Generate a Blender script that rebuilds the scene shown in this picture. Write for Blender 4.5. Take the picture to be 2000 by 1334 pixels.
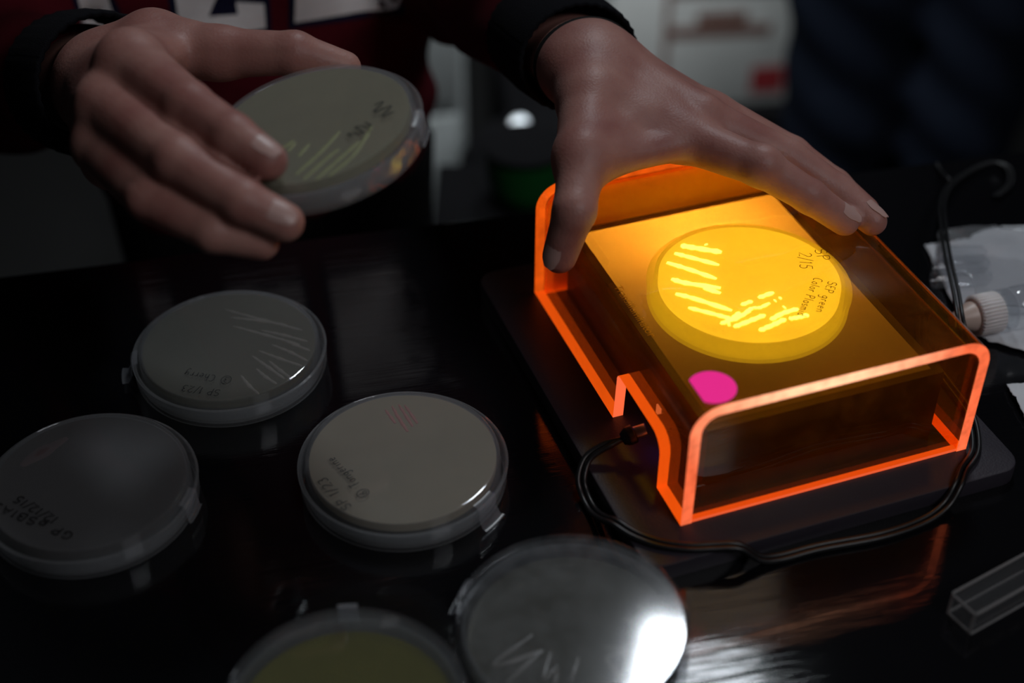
import bpy, bmesh, math, random
import numpy as np
from mathutils import Vector, Matrix
from mathutils.bvhtree import BVHTree

for o in list(bpy.data.objects):
    bpy.data.objects.remove(o)
SC = bpy.context.scene
COL = SC.collection
PI = math.pi
random.seed(4)

# ------------------------------------------------------------------ camera
F_PX, PITCH, ROLL, CAM_H = 2871.2, 0.6762, 0.0031, 0.4695
cp, sp = math.cos(PITCH), math.sin(PITCH)
FWD = np.array([0, cp, -sp])
_r, _u = np.array([1., 0, 0]), np.array([0, sp, cp])
RIGHT = math.cos(ROLL) * _r + math.sin(ROLL) * _u
UP = -math.sin(ROLL) * _r + math.cos(ROLL) * _u
EYE = np.array([0, 0, CAM_H])
cd = bpy.data.cameras.new('camera')
cam = bpy.data.objects.new('camera', cd)
COL.objects.link(cam)
cd.sensor_width = 36
cd.lens = F_PX / 2000 * 36
cd.clip_start = .02
cd.clip_end = 30
cam.matrix_world = Matrix(((RIGHT[0], UP[0], -FWD[0], 0), (RIGHT[1], UP[1], -FWD[1], 0), (RIGHT[2], UP[2], -FWD[2], CAM_H), (0, 0, 0, 1)))
cd.dof.use_dof = True
cd.dof.focus_distance = .690
cd.dof.aperture_fstop = 3.5
SC.camera = cam

# ------------------------------------------------------------------ world, lamps, exposure
w = bpy.data.worlds.new('world')
SC.world = w
w.use_nodes = True
w.node_tree.nodes['Background'].inputs[0].default_value = (.8, .9, 1, 1)
w.node_tree.nodes['Background'].inputs[1].default_value = .004


def area(name, loc, target, size, power, color, size_y=None):
    d = bpy.data.lights.new(name, 'AREA')
    d.energy = power
    d.color = color
    d.size = size
    if size_y:
        d.shape = 'RECTANGLE'
        d.size_y = size_y
    o = bpy.data.objects.new(name, d)
    COL.objects.link(o)
    o.location = loc
    o.rotation_euler = (Vector(target) - Vector(loc)).to_track_quat('-Z', 'Y').to_euler()
    return o


area('ceiling_lamp', (.34, 1.66, 1.72), (.0, .5, 0), .24, 9.5, (.86, .94, 1.0))
area('room_light', (.75, -.25, 1.2), (0, .6, .05), .5, 5.0, (.97, .97, 1.0))
area('background_fill', (-.1, 1.15, 1.0), (.15, 2.1, -.4), .3, 4.5, (.93, .97, 1.0)).data.spread = math.radians(95)  # added fill that brightens the background, not a fixture of the room
SC.view_settings.view_transform = 'Standard'
SC.view_settings.look = 'None'
SC.view_settings.exposure = 0
SC.view_settings.gamma = 1
SC.view_settings.use_curve_mapping = False
SC.cycles.use_denoising = True
SC.cycles.transparent_max_bounces = 32
SC.cycles.max_bounces = 6
SC.cycles.diffuse_bounces = 2
SC.cycles.glossy_bounces = 3
SC.cycles.adaptive_threshold = .05
SC.cycles.sample_clamp_indirect = 3.0


# ------------------------------------------------------------------ helpers
def at(px, py, d):
    return EYE + d * (FWD + RIGHT * (px - 1000) / F_PX + UP * (667 - py) / F_PX)


def atz(px, py, z):
    v = FWD + RIGHT * (px - 1000) / F_PX + UP * (667 - py) / F_PX
    return EYE + v * (z - CAM_H) / v[2]


def link(o, parent=None):
    COL.objects.link(o)
    if parent is not None:
        o.parent = parent
    return o


def tag(o, label=None, cat=None, group=None, kind=None):
    if label: o['label'] = label
    if cat: o['category'] = cat
    if group: o['group'] = group
    if kind: o['kind'] = kind
    return o


def thing(name, label, cat, loc=(0, 0, 0), rz=0, group=None):
    o = bpy.data.objects.new(name, None)
    o.empty_display_size = .02
    link(o)
    o.location = loc
    o.rotation_euler = (0, 0, rz)
    return tag(o, label, cat, group)


def mobj(name, verts, faces, m, parent=None, smooth=False):
    me = bpy.data.meshes.new(name)
    me.from_pydata([tuple(map(float, v)) for v in verts], [], [tuple(map(int, f)) for f in faces])
    me.update()
    if smooth:
        me.polygons.foreach_set('use_smooth', [True] * len(me.polygons))
    me.materials.append(m)
    return link(bpy.data.objects.new(name, me), parent)


def bobj(name, bm, m, parent=None, smooth=False):
    me = bpy.data.meshes.new(name)
    bmesh.ops.recalc_face_normals(bm, faces=bm.faces)
    bm.to_mesh(me)
    bm.free()
    if smooth:
        me.polygons.foreach_set('use_smooth', [True] * len(me.polygons))
    me.materials.append(m)
    return link(bpy.data.objects.new(name, me), parent)


def sharp(o, ang=35):
    me = o.data
    me.polygons.foreach_set('use_smooth', [True] * len(me.polygons))
    me.set_sharp_from_angle(angle=math.radians(ang))
    return o


def box_bm(x0, x1, y0, y1, z0, z1, bevel=0, seg=2, bm=None):
    bm = bm or bmesh.new()
    g = bmesh.ops.create_cube(bm, size=1)
    for v in g['verts']:
        v.co = Vector((x0 + (v.co.x + .5) * (x1 - x0), y0 + (v.co.y + .5) * (y1 - y0), z0 + (v.co.z + .5) * (z1 - z0)))
    if bevel:
        ed = list({e for v in g['verts'] for e in v.link_edges})
        bmesh.ops.bevel(bm, geom=ed, offset=bevel, segments=seg, affect='EDGES', profile=.5)
    return bm


def box(name, x0, x1, y0, y1, z0, z1, m, parent=None, bevel=0, seg=2):
    o = bobj(name, box_bm(x0, x1, y0, y1, z0, z1, bevel, seg), m, parent)
    return sharp(o) if bevel else o


def lathe(name, prof, m, parent=None, n=96, closed=True, smooth=True, ang=40):
    V, Fc = [], []
    k = len(prof)
    for i in range(n):
        a = 2 * PI * i / n
        for r, z in prof:
            V.append((r * math.cos(a), r * math.sin(a), z))
    rng = k if closed else k - 1
    for i in range(n):
        j = (i + 1) % n
        for q in range(rng):
            q2 = (q + 1) % k
            Fc.append((i * k + q, j * k + q, j * k + q2, i * k + q2))
    o = mobj(name, V, Fc, m, parent)
    bm = bmesh.new()
    bm.from_mesh(o.data)
    bmesh.ops.remove_doubles(bm, verts=bm.verts, dist=1e-6)
    bmesh.ops.recalc_face_normals(bm, faces=bm.faces)
    bm.to_mesh(o.data)
    bm.free()
    return sharp(o, ang) if smooth else o


def catmull(pts, per=10):
    P = [np.array(p, float) for p in pts]
    P = [2 * P[0] - P[1]] + P + [2 * P[-1] - P[-2]]
    out = []
    for i in range(1, len(P) - 2):
        a, b, c, d = P[i - 1:i + 3]
        for k in range(per):
            t = k / per
            out.append(.5 * ((2 * b) + (c - a) * t + (2 * a - 5 * b + 4 * c - d) * t * t + (-a + 3 * b - 3 * c + d) * t ** 3))
    out.append(P[-2])
    return out


def tube_geo(path, rad, n=10, squash=1.0):
    """rings along a path; rad number or list"""
    V, Fc = [], []
    path = [np.array(p, float) for p in path]
    up = np.array([0, 0, 1.])
    m = len(path)
    for i, p in enumerate(path):
        t = path[min(i + 1, m - 1)] - path[max(i - 1, 0)]
        t = t / (np.linalg.norm(t) + 1e-12)
        s = np.cross(t, up)
        if np.linalg.norm(s) < 1e-3: s = np.array([1., 0, 0])
        s /= np.linalg.norm(s)
        b = np.cross(s, t)
        r = rad[i] if hasattr(rad, '__len__') else rad
        for k in range(n):
            a = 2 * PI * k / n
            V.append(p + r * (math.cos(a) * s + squash * math.sin(a) * b))
    for i in range(m - 1):
        for k in range(n):
            k2 = (k + 1) % n
            Fc.append((i * n + k, i * n + k2, (i + 1) * n + k2, (i + 1) * n + k))
    Fc.append(tuple(range(n))[::-1])
    Fc.append(tuple((m - 1) * n + k for k in range(n)))
    return V, Fc


def tube(name, path, rad, m, parent=None, n=10, squash=1.0):
    V, Fc = tube_geo(path, rad, n, squash)
    return sharp(mobj(name, V, Fc, m, parent), 60)


# ------------------------------------------------------------------ materials
class NT:
    def __init__(s, name):
        s.m = bpy.data.materials.new(name)
        s.m.use_nodes = True
        s.t = s.m.node_tree
        s.t.nodes.clear()
        s.out = s.t.nodes.new('ShaderNodeOutputMaterial')

    def n(s, kind, **kw):
        nd = s.t.nodes.new('ShaderNode' + kind)
        for k, v in kw.items():
            if k.startswith('_'):
                setattr(nd, k[1:], v)
            else:
                key = int(k[1:]) if k[0] == 'i' and k[1:].isdigit() else k.replace('__', ' ')
                if isinstance(v, bpy.types.NodeSocket):
                    s.t.links.new(v, nd.inputs[key])
                else:
                    nd.inputs[key].default_value = v
        return nd

    def l(s, a, b): s.t.links.new(a, b)

    def done(s, sh):
        s.l(sh, s.out.inputs[0])
        return s.m


def c4(c): return (c[0], c[1], c[2], 1)


def pbr(name, col, rough=.5, spec=.5, metal=0, var=.12, nscale=60, bump=0, bscale=300, sss=0, emit=None, estr=0, coat=0):
    t = NT(name)
    tc = t.n('TexCoord')
    ns = t.n('TexNoise', Vector=tc.outputs['Object'], Scale=nscale, Detail=4.0)
    mr = t.n('MapRange', Value=ns.outputs[0], i3=1 - var, i4=1 + var)
    mx = t.n('VectorMath', _operation='SCALE', i0=tuple(col), Scale=mr.outputs[0])
    p = t.n('BsdfPrincipled', Roughness=rough, Metallic=metal)
    t.l(mx.outputs[0], p.inputs['Base Color'])
    p.inputs['Specular IOR Level'].default_value = spec
    if sss:
        p.inputs['Subsurface Weight'].default_value = sss
        p.inputs['Subsurface Radius'].default_value = (.008, .003, .0015)
        p.inputs['Subsurface Scale'].default_value = 1.0
    if bump:
        n2 = t.n('TexNoise', Vector=tc.outputs['Object'], Scale=bscale, Detail=3.0)
        b = t.n('Bump', Strength=bump, Distance=.001, Height=n2.outputs[0])
        t.l(b.outputs[0], p.inputs['Normal'])
    if coat: p.inputs['Coat Weight'].default_value = coat
    if emit:
        p.inputs['Emission Color'].default_value = c4(emit)
        p.inputs['Emission Strength'].default_value = estr
    return t.done(p.outputs[0])


def thin_ior(t, ior):
    # straight-through sheets: same Fresnel reflectance on the front and the back of a wall
    g = t.n('NewGeometry')
    return t.n('MapRange', Value=g.outputs['Backfacing'], i3=ior, i4=1 / ior).outputs[0]


def clear(name, tint=(.93, .94, .95), haze=.06, hazecol=(.8, .82, .85), rough=.05, spec=1.0, ior=1.5, dirt=0):
    """clear plastic: tinted see-through, Fresnel gloss, a little surface haze"""
    t = NT(name)
    tr = t.n('BsdfTransparent', Color=c4(tint))
    gl = t.n('BsdfGlossy', Color=(spec, spec, spec, 1), Roughness=rough)
    fr = t.n('Fresnel', IOR=thin_ior(t, ior))
    m1 = t.n('MixShader', Fac=fr.outputs[0], i1=tr.outputs[0], i2=gl.outputs[0])
    df = t.n('BsdfDiffuse', Color=c4(hazecol))
    tl = t.n('BsdfTranslucent', Color=c4(hazecol))
    md = t.n('MixShader', Fac=.5, i1=df.outputs[0], i2=tl.outputs[0])
    fac = haze
    if dirt:
        tc = t.n('TexCoord')
        ns = t.n('TexNoise', Vector=tc.outputs['Object'], Scale=70.0, Detail=3.0, Roughness=.65)
        fac = t.n('MapRange', Value=ns.outputs[0], i1=.35, i2=.75, i3=haze * (1 - dirt), i4=haze * (1 + 2 * dirt)).outputs[0]
    m2 = t.n('MixShader', Fac=fac, i1=m1.outputs[0], i2=md.outputs[0])
    return t.done(m2.outputs[0])


def jelly(name, col, see=.4, emit=None, estr=0, var=.15, ns=40):
    """agar: partly see-through, partly scattering"""
    t = NT(name)
    tc = t.n('TexCoord')
    nz = t.n('TexNoise', Vector=tc.outputs['Object'], Scale=float(ns), Detail=3.0)
    mr = t.n('MapRange', Value=nz.outputs[0], i3=1 - var, i4=1 + var)
    cc = t.n('VectorMath', _operation='SCALE', i0=tuple(col), Scale=mr.outputs[0])
    df = t.n('BsdfDiffuse', Color=cc.outputs[0])
    tl = t.n('BsdfTranslucent', Color=cc.outputs[0])
    md = t.n('MixShader', Fac=.35, i1=df.outputs[0], i2=tl.outputs[0])
    tr = t.n('BsdfTransparent', Color=(.92, .9, .8, 1))
    m2 = t.n('MixShader', Fac=see, i1=md.outputs[0], i2=tr.outputs[0])
    last = m2.outputs[0]
    if emit:
        em = t.n('Emission', Color=c4(emit), Strength=estr)
        ad = t.n('AddShader', i0=last, i1=em.outputs[0])
        last = ad.outputs[0]
    return t.done(last)


def glow(name, col, s, sample=True):
    t = NT(name)
    if not sample: t.m.cycles.emission_sampling = 'NONE'
    e = t.n('Emission', Color=c4(col), Strength=s)
    d = t.n('BsdfDiffuse', Color=c4([min(.8, c * .6) for c in col]))
    a = t.n('AddShader', i0=e.outputs[0], i1=d.outputs[0])
    return t.done(a.outputs[0])


def table_mat():
    t = NT('scratched_black_bench')
    tc = t.n('TexCoord')
    tot = None
    for k, (ang, sx, sy) in enumerate(((8, 14, 1500), (40, 12, 1700), (68, 14, 1500), (100, 12, 1600), (128, 12, 1700), (160, 14, 1600))):
        mp = t.n('Mapping', Vector=tc.outputs['Object'], Rotation=(0, 0, math.radians(ang)), Scale=(sx, sy, 1), Location=(k * 3.1, k * 1.7, 0))
        nz = t.n('TexNoise', Vector=mp.outputs[0], Scale=1.0, Detail=2.0)
        r = t.n('MapRange', Value=nz.outputs[0], i1=.60, i2=.72, i3=0., i4=1.)
        if tot is None: tot = r.outputs[0]
        else: tot = t.n('Math', _operation='ADD', i0=tot, i1=r.outputs[0]).outputs[0]
    bp = t.n('Bump', Strength=.05, Distance=.0002, Height=tot)
    pn = t.n('TexNoise', Vector=tc.outputs['Object'], Scale=9.0, Detail=5.0)
    rg = t.n('MapRange', Value=pn.outputs[0], i1=.3, i2=.7, i3=.03, i4=.075)
    p = t.n('BsdfPrincipled', Roughness=rg.outputs[0])
    p.inputs['Base Color'].default_value = (.004, .004, .005, 1)
    p.inputs['Specular IOR Level'].default_value = .6
    t.l(bp.outputs[0], p.inputs['Normal'])
    return t.done(p.outputs[0])


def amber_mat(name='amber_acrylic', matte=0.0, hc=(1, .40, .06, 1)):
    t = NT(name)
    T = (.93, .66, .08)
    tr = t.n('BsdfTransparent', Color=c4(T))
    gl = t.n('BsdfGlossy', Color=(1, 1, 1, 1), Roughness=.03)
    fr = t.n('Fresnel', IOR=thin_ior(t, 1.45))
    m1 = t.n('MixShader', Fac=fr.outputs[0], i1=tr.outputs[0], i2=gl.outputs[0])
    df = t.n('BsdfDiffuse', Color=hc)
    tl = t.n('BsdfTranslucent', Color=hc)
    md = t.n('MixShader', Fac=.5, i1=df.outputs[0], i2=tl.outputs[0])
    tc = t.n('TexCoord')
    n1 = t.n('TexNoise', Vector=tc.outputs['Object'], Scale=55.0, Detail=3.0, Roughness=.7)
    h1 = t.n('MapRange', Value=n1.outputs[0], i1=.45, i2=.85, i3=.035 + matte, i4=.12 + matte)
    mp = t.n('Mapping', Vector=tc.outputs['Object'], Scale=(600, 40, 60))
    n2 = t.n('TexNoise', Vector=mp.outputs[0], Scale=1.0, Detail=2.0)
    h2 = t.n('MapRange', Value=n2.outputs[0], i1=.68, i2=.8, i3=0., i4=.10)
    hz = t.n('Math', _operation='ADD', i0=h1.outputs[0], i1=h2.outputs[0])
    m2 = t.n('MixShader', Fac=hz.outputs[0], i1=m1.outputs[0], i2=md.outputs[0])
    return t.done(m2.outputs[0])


def translucent(name, col, fac=.7):
    t = NT(name)
    tl = t.n('BsdfTranslucent', Color=c4(col))
    df = t.n('BsdfDiffuse', Color=c4(col))
    m = t.n('MixShader', Fac=fac, i1=df.outputs[0], i2=tl.outputs[0])
    return t.done(m.outputs[0])


def skin_mat():
    t = NT('skin')
    tc = t.n('TexCoord')
    n1 = t.n('TexNoise', Vector=tc.outputs['Object'], Scale=45.0, Detail=3.0)
    cr = t.n('ValToRGB')
    e = cr.color_ramp.elements
    e[0].position, e[0].color = .3, (.29, .115, .098, 1)
    e[1].position, e[1].color = .7, (.40, .205, .172, 1)
    t.l(n1.outputs[0], cr.inputs[0])
    n2 = t.n('TexNoise', Vector=tc.outputs['Object'], Scale=900.0, Detail=3.0)
    n3 = t.n('TexVoronoi', Vector=tc.outputs['Object'], Scale=700.0)
    ad = t.n('Math', _operation='ADD', i0=n2.outputs[0], i1=n3.outputs[0])
    b = t.n('Bump', Strength=.22, Distance=.0004, Height=ad.outputs[0])
    p = t.n('BsdfPrincipled', Roughness=.5)
    t.l(cr.outputs[0], p.inputs['Base Color'])
    t.l(b.outputs[0], p.inputs['Normal'])
    p.inputs['Subsurface Weight'].default_value = .25
    p.inputs['Subsurface Radius'].default_value = (.006, .0022, .0012)
    p.inputs['Subsurface Scale'].default_value = 1.0
    p.inputs['Specular IOR Level'].default_value = .4
    return t.done(p.outputs[0])


M = dict(
    table=table_mat(), amber=amber_mat(), amber_rear_glow=amber_mat('amber_acrylic_rear_glow', .7, (2.2, 1.6, .3, 1)), skin=skin_mat(),  # rear panel's haze colour pushed above white to imitate its orange glow
    bench_frame=pbr('bench_frame_paint', (.02, .02, .022), .5),
    floor=pbr('dark_floor', (.009, .009, .009), .7, var=.3, nscale=6),
    wall=pbr('wall_paint', (.018, .019, .021), .8),
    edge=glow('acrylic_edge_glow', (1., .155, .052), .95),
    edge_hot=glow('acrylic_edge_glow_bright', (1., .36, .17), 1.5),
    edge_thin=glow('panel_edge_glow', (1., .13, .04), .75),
    mark=pbr('marker_ink', (.008, .008, .009), .5),
    magenta=pbr('magenta_sticker', (.4, .004, .12), .5, spec=.2, emit=(.95, .006, .28), estr=.66, var=.04),
    dish=clear('dish_plastic', haze=.09),
    dish_lid=clear('dish_lid_plastic', haze=.14),
    dish_lid_dirty=clear('smudged_lid_plastic', haze=.03, dirt=.7, rough=.07),
    dish_lid_clear=clear('clear_lid_plastic', haze=.035),
    tape=clear('clear_tape', tint=(.9, .9, .92), rough=.28, haze=.18, hazecol=(.75, .78, .85)),
    box_black=pbr('black_plastic', (.012, .012, .013), .45, bump=.1),
    pad=pbr('dark_pad', (.022, .018, .026), .5, bump=.15, bscale=900),
    diffuser=translucent('lamp_diffuser', (.20, .20, .21)),
    led=glow('blue_led', (.36, .30, 1.0), 1.0),
    cable=pbr('black_cable', (.006, .006, .007), .4, var=.05),
    socket=pbr('socket_metal', (.5, .45, .4), .3, metal=1),
    print_grey=pbr('grey_print', (.42, .40, .38), .6),
    paper=pbr('tissue_paper', (.62, .63, .66), .9, bump=.5, bscale=220, var=.1),
    cap=pbr('white_cap', (.72, .68, .68), .45, sss=.1),
    vial=clear('vial_plastic', haze=.06, rough=.06),
    bag=clear('bag_film', tint=(.92, .92, .93), haze=.10, rough=.15),
    cuvette=clear('cuvette_plastic', tint=(.93, .93, .93), haze=.02, rough=.08),
    cuvette_edge=clear('cuvette_edge_plastic', tint=(.5, .5, .5), haze=.30, hazecol=(.8, .78, .78)),
    sweat=pbr('maroon_sweatshirt', (.095, .007, .014), .95, spec=.1, bump=.5, bscale=1500, var=.2, nscale=200),
    letter=pbr('grey_letters', (.88, .86, .87), .9, spec=.1, bump=.4, bscale=1500),
    navy=pbr('navy_outline', (.012, .012, .035), .9, spec=.1),
    cuff=pbr('black_cuff', (.006, .006, .008), .95, spec=.1, bump=.5, bscale=1500),
    pants=pbr('black_trousers', (.008, .008, .009), .95, spec=.1),
    hair_tie=pbr('black_elastic', (.004, .004, .004), .8, spec=.2),
    nail=pbr('finger_nail', (.48, .29, .26), .38, spec=.45, sss=.1, var=.05),
    cabinet=pbr('grey_cabinet', (.42, .46, .46), .6),
    jeans=pbr('dark_jeans', (.009, .013, .024), .9, spec=.1, bump=.5, bscale=400),
    jacket=pbr('black_jacket', (.006, .006, .008), .9, spec=.1),
    green=pbr('green_plastic', (.008, .11, .022), .4),
    carton=pbr('white_carton', (.62, .64, .62), .8),
    brown=pbr('brown_print', (.16, .07, .05), .8),
    redprint=pbr('red_print', (.25, .015, .02), .8),
    chrome=pbr('chrome', (.45, .48, .5), .35, metal=1),
    bagblack=pbr('black_fabric', (.006, .006, .007), .9, spec=.1),
)

# ------------------------------------------------------------------ setting
FLOOR = -.90
tag(box('floor', -2.5, 2.5, -1.5, 3.4, FLOOR - .05, FLOOR, M['floor']), kind='structure')
tag(box('wall_back', -2.5, 2.5, 3.4, 3.5, FLOOR, 1.9, M['wall']), kind='structure')

# lab bench, its back edge runs 12.7 degrees off the camera's horizontal
bench = thing('lab_bench', 'long black lab bench with a scratched glossy top', 'bench', (-.058, .690, FLOOR), math.radians(12.7))
bt = box('bench_top', -1.0, 1.1, -.80, 0, .865, .90, M['table'], bench, .003)
for x in (-.94, 1.0):
    for y in (-.74, -.10):
        box('leg', x, x + .05, y, y + .05, 0, .865, M['bench_frame'], bench, .003)
box('apron', -.94, 1.05, -.075, -.055, .78, .865, M['bench_frame'], bench, .002)
box('apron', -.94, 1.05, -.74, -.72, .78, .865, M['bench_frame'], bench, .002)

# ------------------------------------------------------------------ handwriting (single-stroke letters)
def arc(cx, cy, rx, ry, a0, a1, n=10):
    return [(cx + rx * math.cos(math.radians(a0 + (a1 - a0) * i / n)), cy + ry * math.sin(math.radians(a0 + (a1 - a0) * i / n))) for i in range(n + 1)]


G = {
    'S': (.6, [arc(.3, .74, .24, .24, 30, 270) [0:] + arc(.3, .25, .25, .25, 90, -150)]),
    'P': (.6, [[(.08, -.05), (.1, 1)], [(.08, .95)] + arc(.25, .72, .28, .26, 80, -90) + [(.1, .46)]]),
    'G': (.65, [arc(.34, .5, .3, .48, 50, 320) + [(.58, .42), (.36, .42)]]),
    'B': (.6, [[(.08, 0), (.1, 1)], [(.1, 1)] + arc(.25, .75, .26, .24, 80, -90) + arc(.27, .26, .3, .25, 90, -90) + [(.08, 0)]]),
    'A': (.65, [[(.02, 0), (.32, 1), (.6, 0)], [(.12, .38), (.52, .36)]]),
    'C': (.62, [arc(.36, .5, .32, .5, 55, 300)]),
    'E': (.55, [[(.5, 1), (.1, .98), (.08, .02), (.5, 0)], [(.1, .52), (.42, .52)]]),
    'T': (.65, [[(.02, .97), (.64, 1)], [(.33, 1), (.3, 0)]]),
    '1': (.3, [[(.05, .85), (.17, 1), (.15, 0)]]),
    '2': (.58, [arc(.28, .74, .24, .25, 160, -30) + [(.05, .02), (.56, .04)]]),
    '3': (.55, [arc(.25, .75, .23, .23, 140, -80) + arc(.25, .27, .26, .27, 80, -140)]),
    '5': (.58, [[(.54, 1), (.16, .98), (.1, .55)] + arc(.27, .3, .26, .29, 110, -140)]),
    '6': (.55, [[(.42, 1), (.15, .55)] + arc(.28, .28, .22, .26, 150, -210)]),
    '/': (.42, [[(.02, -.15), (.38, 1.1)]]),
    ' ': (.35, []),
    'h': (.5, [[(.06, 1), (.06, 0)], [(.06, .35)] + arc(.24, .36, .17, .18, 160, 0) + [(.42, 0)]]),
    'e': (.5, [[(.07, .3), (.42, .34)] + arc(.25, .3, .19, .28, 10, 310)]),
    'r': (.4, [[(.06, .55), (.08, 0)], [(.08, .33)] + arc(.24, .38, .15, .17, 160, 40)]),
    'y': (.5, [[(.05, .55), (.1, .2), (.25, .1), (.4, .3), (.43, .55)], [(.43, .55), (.38, -.25), (.2, -.42), (.04, -.3)]]),
    'a': (.52, [arc(.24, .28, .19, .27, 40, 360) + [(.43, .5), (.44, .02)]]),
    'n': (.5, [[(.06, .55), (.06, 0)], [(.06, .35)] + arc(.24, .36, .17, .18, 160, 0) + [(.42, 0)]]),
    'g': (.52, [arc(.24, .3, .19, .24, 30, 390) + [(.42, .52), (.42, -.2)] + arc(.24, -.22, .18, .18, 0, -150)]),
    'i': (.25, [[(.1, .52), (.1, 0)], [(.1, .72), (.12, .76)]]),
    'o': (.5, [arc(.25, .28, .19, .26, 90, 450)]),
    'l': (.25, [[(.12, 1), (.1, 0)]]),
    's': (.42, [arc(.22, .42, .15, .13, 30, 270) + arc(.22, .14, .15, .14, 90, -150)]),
    'm': (.72, [[(.06, .55), (.06, 0)], [(.06, .35)] + arc(.2, .38, .13, .16, 160, 0) + [(.33, 0)], [(.33, .35)] + arc(.47, .38, .13, .16, 160, 0) + [(.6, 0)]]),
    'd': (.52, [arc(.24, .28, .19, .27, 40, 360) + [(.43, 1), (.44, .02)]]),
    'p': (.52, [[(.06, .55), (.05, -.4)], arc(.25, .28, .2, .26, 170, -180)]),
    '@': (1.25, [arc(.55, .45, .55, .62, 70, 450, 22)]),
}


def write(parent, text, p0, p1, height, z, width=.00045, m=None, inv=None, name='handwriting'):
    """single-stroke text along p0 -> p1 (parent-local xy), letters standing to the left of that direction"""
    p0, p1 = np.array(p0[:2], float), np.array(p1[:2], float)
    d = p1 - p0
    Lr = np.linalg.norm(d)
    d /= Lr
    u = np.array([-d[1], d[0]])
    toks, i = [], 0
    while i < len(text):
        if text[i] == '(':
            toks.append(text[i:i + 3]); i += 3
        else:
            toks.append(text[i]); i += 1
    tot = sum(G['@'][0] if len(t) == 3 else G[t][0] for t in toks) + .14 * (len(toks) - 1)
    sx = Lr / tot
    V, Fc = [], []

    def stroke(pts):
        P = [p0 + d * x * sx + u * y * height for x, y in pts]
        k0 = len(V)
        for j, p in enumerate(P):
            tt = P[min(j + 1, len(P) - 1)] - P[max(j - 1, 0)]
            tt = tt / (np.linalg.norm(tt) + 1e-12)
            nn = np.array([-tt[1], tt[0]]) * width / 2
            V.append((*(p + nn), z)); V.append((*(p - nn), z))
        for j in range(len(P) - 1):
            a = k0 + 2 * j
            Fc.append((a, a + 1, a + 3, a + 2))

    x = 0
    for tk in toks:
        if len(tk) == 3:
            for st in G['@'][1]: stroke([(x + a, b) for a, b in st])
            for st in G[tk[1]][1]: stroke([(x + .28 + a * .9, .05 + b * .75) for a, b in st])
            x += G['@'][0] + .14
        else:
            for st in G[tk][1]: stroke([(x + a, b) for a, b in st])
            x += G[tk][0] + .14
    return mobj(name, V, Fc, m or M['mark'], parent)


# ------------------------------------------------------------------ petri dishes
RB, RL, HD = .0440, .0470, .0148


def base_prof():   # tray, open at z=0 side, closed face at +h (as seen inverted)
    return [(0, HD), (RB - .0018, HD), (RB - .0012, HD), (RB - .0004, HD - .0003), (RB, HD - .0011), (RB + .0004, .0025), (RB - .0008, .0025), (RB - .0013, HD - .0015), (RB - .0022, HD - .0012), (RB - .0030, HD - .0012), (0, HD - .0012)]


def lid_prof(top=.0105):
    return [(0, 0), (RL - .0022, 0), (RL - .0014, 0), (RL - .0004, .0003), (RL, .0013), (RL + .0003, top), (RL + .0007, top + .0004), (RL - .0005, top + .0008), (RL - .0012, top), (RL - .0014, .0018), (RL - .002, .0012), (RL - .0028, .0012), (0, .0012)]


def petri(label, loc, agar, inverted=True, lidm=None, group='petri dishes'):
    t = thing('petri_dish', label, 'petri dish', loc, 0)
    if inverted:
        lathe('dish_base', base_prof(), M['dish'], t)
        lathe('lid', lid_prof(), lidm or M['dish_lid'], t)
        lathe('agar', [(0, HD - .0016), (RB - .0018, HD - .0016), (RB - .0018, HD - .0062), (0, HD - .0062)], agar, t)
    else:
        lathe('dish_base', [(r, HD - z) for r, z in base_prof()], M['dish'], t)
        lathe('lid', [(r, HD + .0015 - z) for r, z in lid_prof()], lidm or M['dish_lid'], t)
        lathe('agar', [(0, .0016), (RB - .0018, .0016), (RB - .0018, .0062), (0, .0062)], agar, t)
    return t


def streaks(t, lines, z, m, rad=.0007, squash=.5, name='bacterial_streak', world=True):
    loc = np.array(t.location)
    for ln in lines:
        P, R = [], []
        for q in ln:
            p = np.array([q[0], q[1]])
            P.append((p[0], p[1], z)); R.append(q[2] if len(q) > 2 else rad)
        path = catmull(P, 5)
        rr = np.interp(np.linspace(0, 1, len(path)), np.linspace(0, 1, len(R)), R)
        rr = [r * (1 + .18 * math.sin(i * 2.3 + r * 9e3)) for i, r in enumerate(rr)]
        rr[0] *= .6; rr[-1] *= .6
        tube(name, path, rr, m, t, 8, squash)


def loc_of(t, px, py, h=HD):
    p = atz(px, py, t.location.z + h)
    return (p[0] - t.location.x, p[1] - t.location.y)


def tape_tab(t, ang, r, z0, z1, out=.004, wid=.008, m=None):
    """strip of clear tape over the dish wall, a free corner sticking out"""
    V, Fc = [], []
    n = 8
    rows = [(RB + .0007, z1 + .0016), (r + .0002, z1 + .0012), (r + .0012, z1 - .0002), (r + .0012, (z0 + z1) / 2), (r + .0008 + out * .5, z0 + .001), (r + .0008 + out, z0 + .0012)]
    for k in range(n + 1):
        a = ang + (k / n - .5) * wid / r
        for (rr, zz) in rows:
            V.append((rr * math.cos(a), rr * math.sin(a), zz))
    q = len(rows)
    for k in range(n):
        for j in range(q - 1):
            Fc.append((k * q + j, (k + 1) * q + j, (k + 1) * q + j + 1, k * q + j + 1))
    return mobj('tape_tab', V, Fc, m or M['tape'], t, True)


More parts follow.
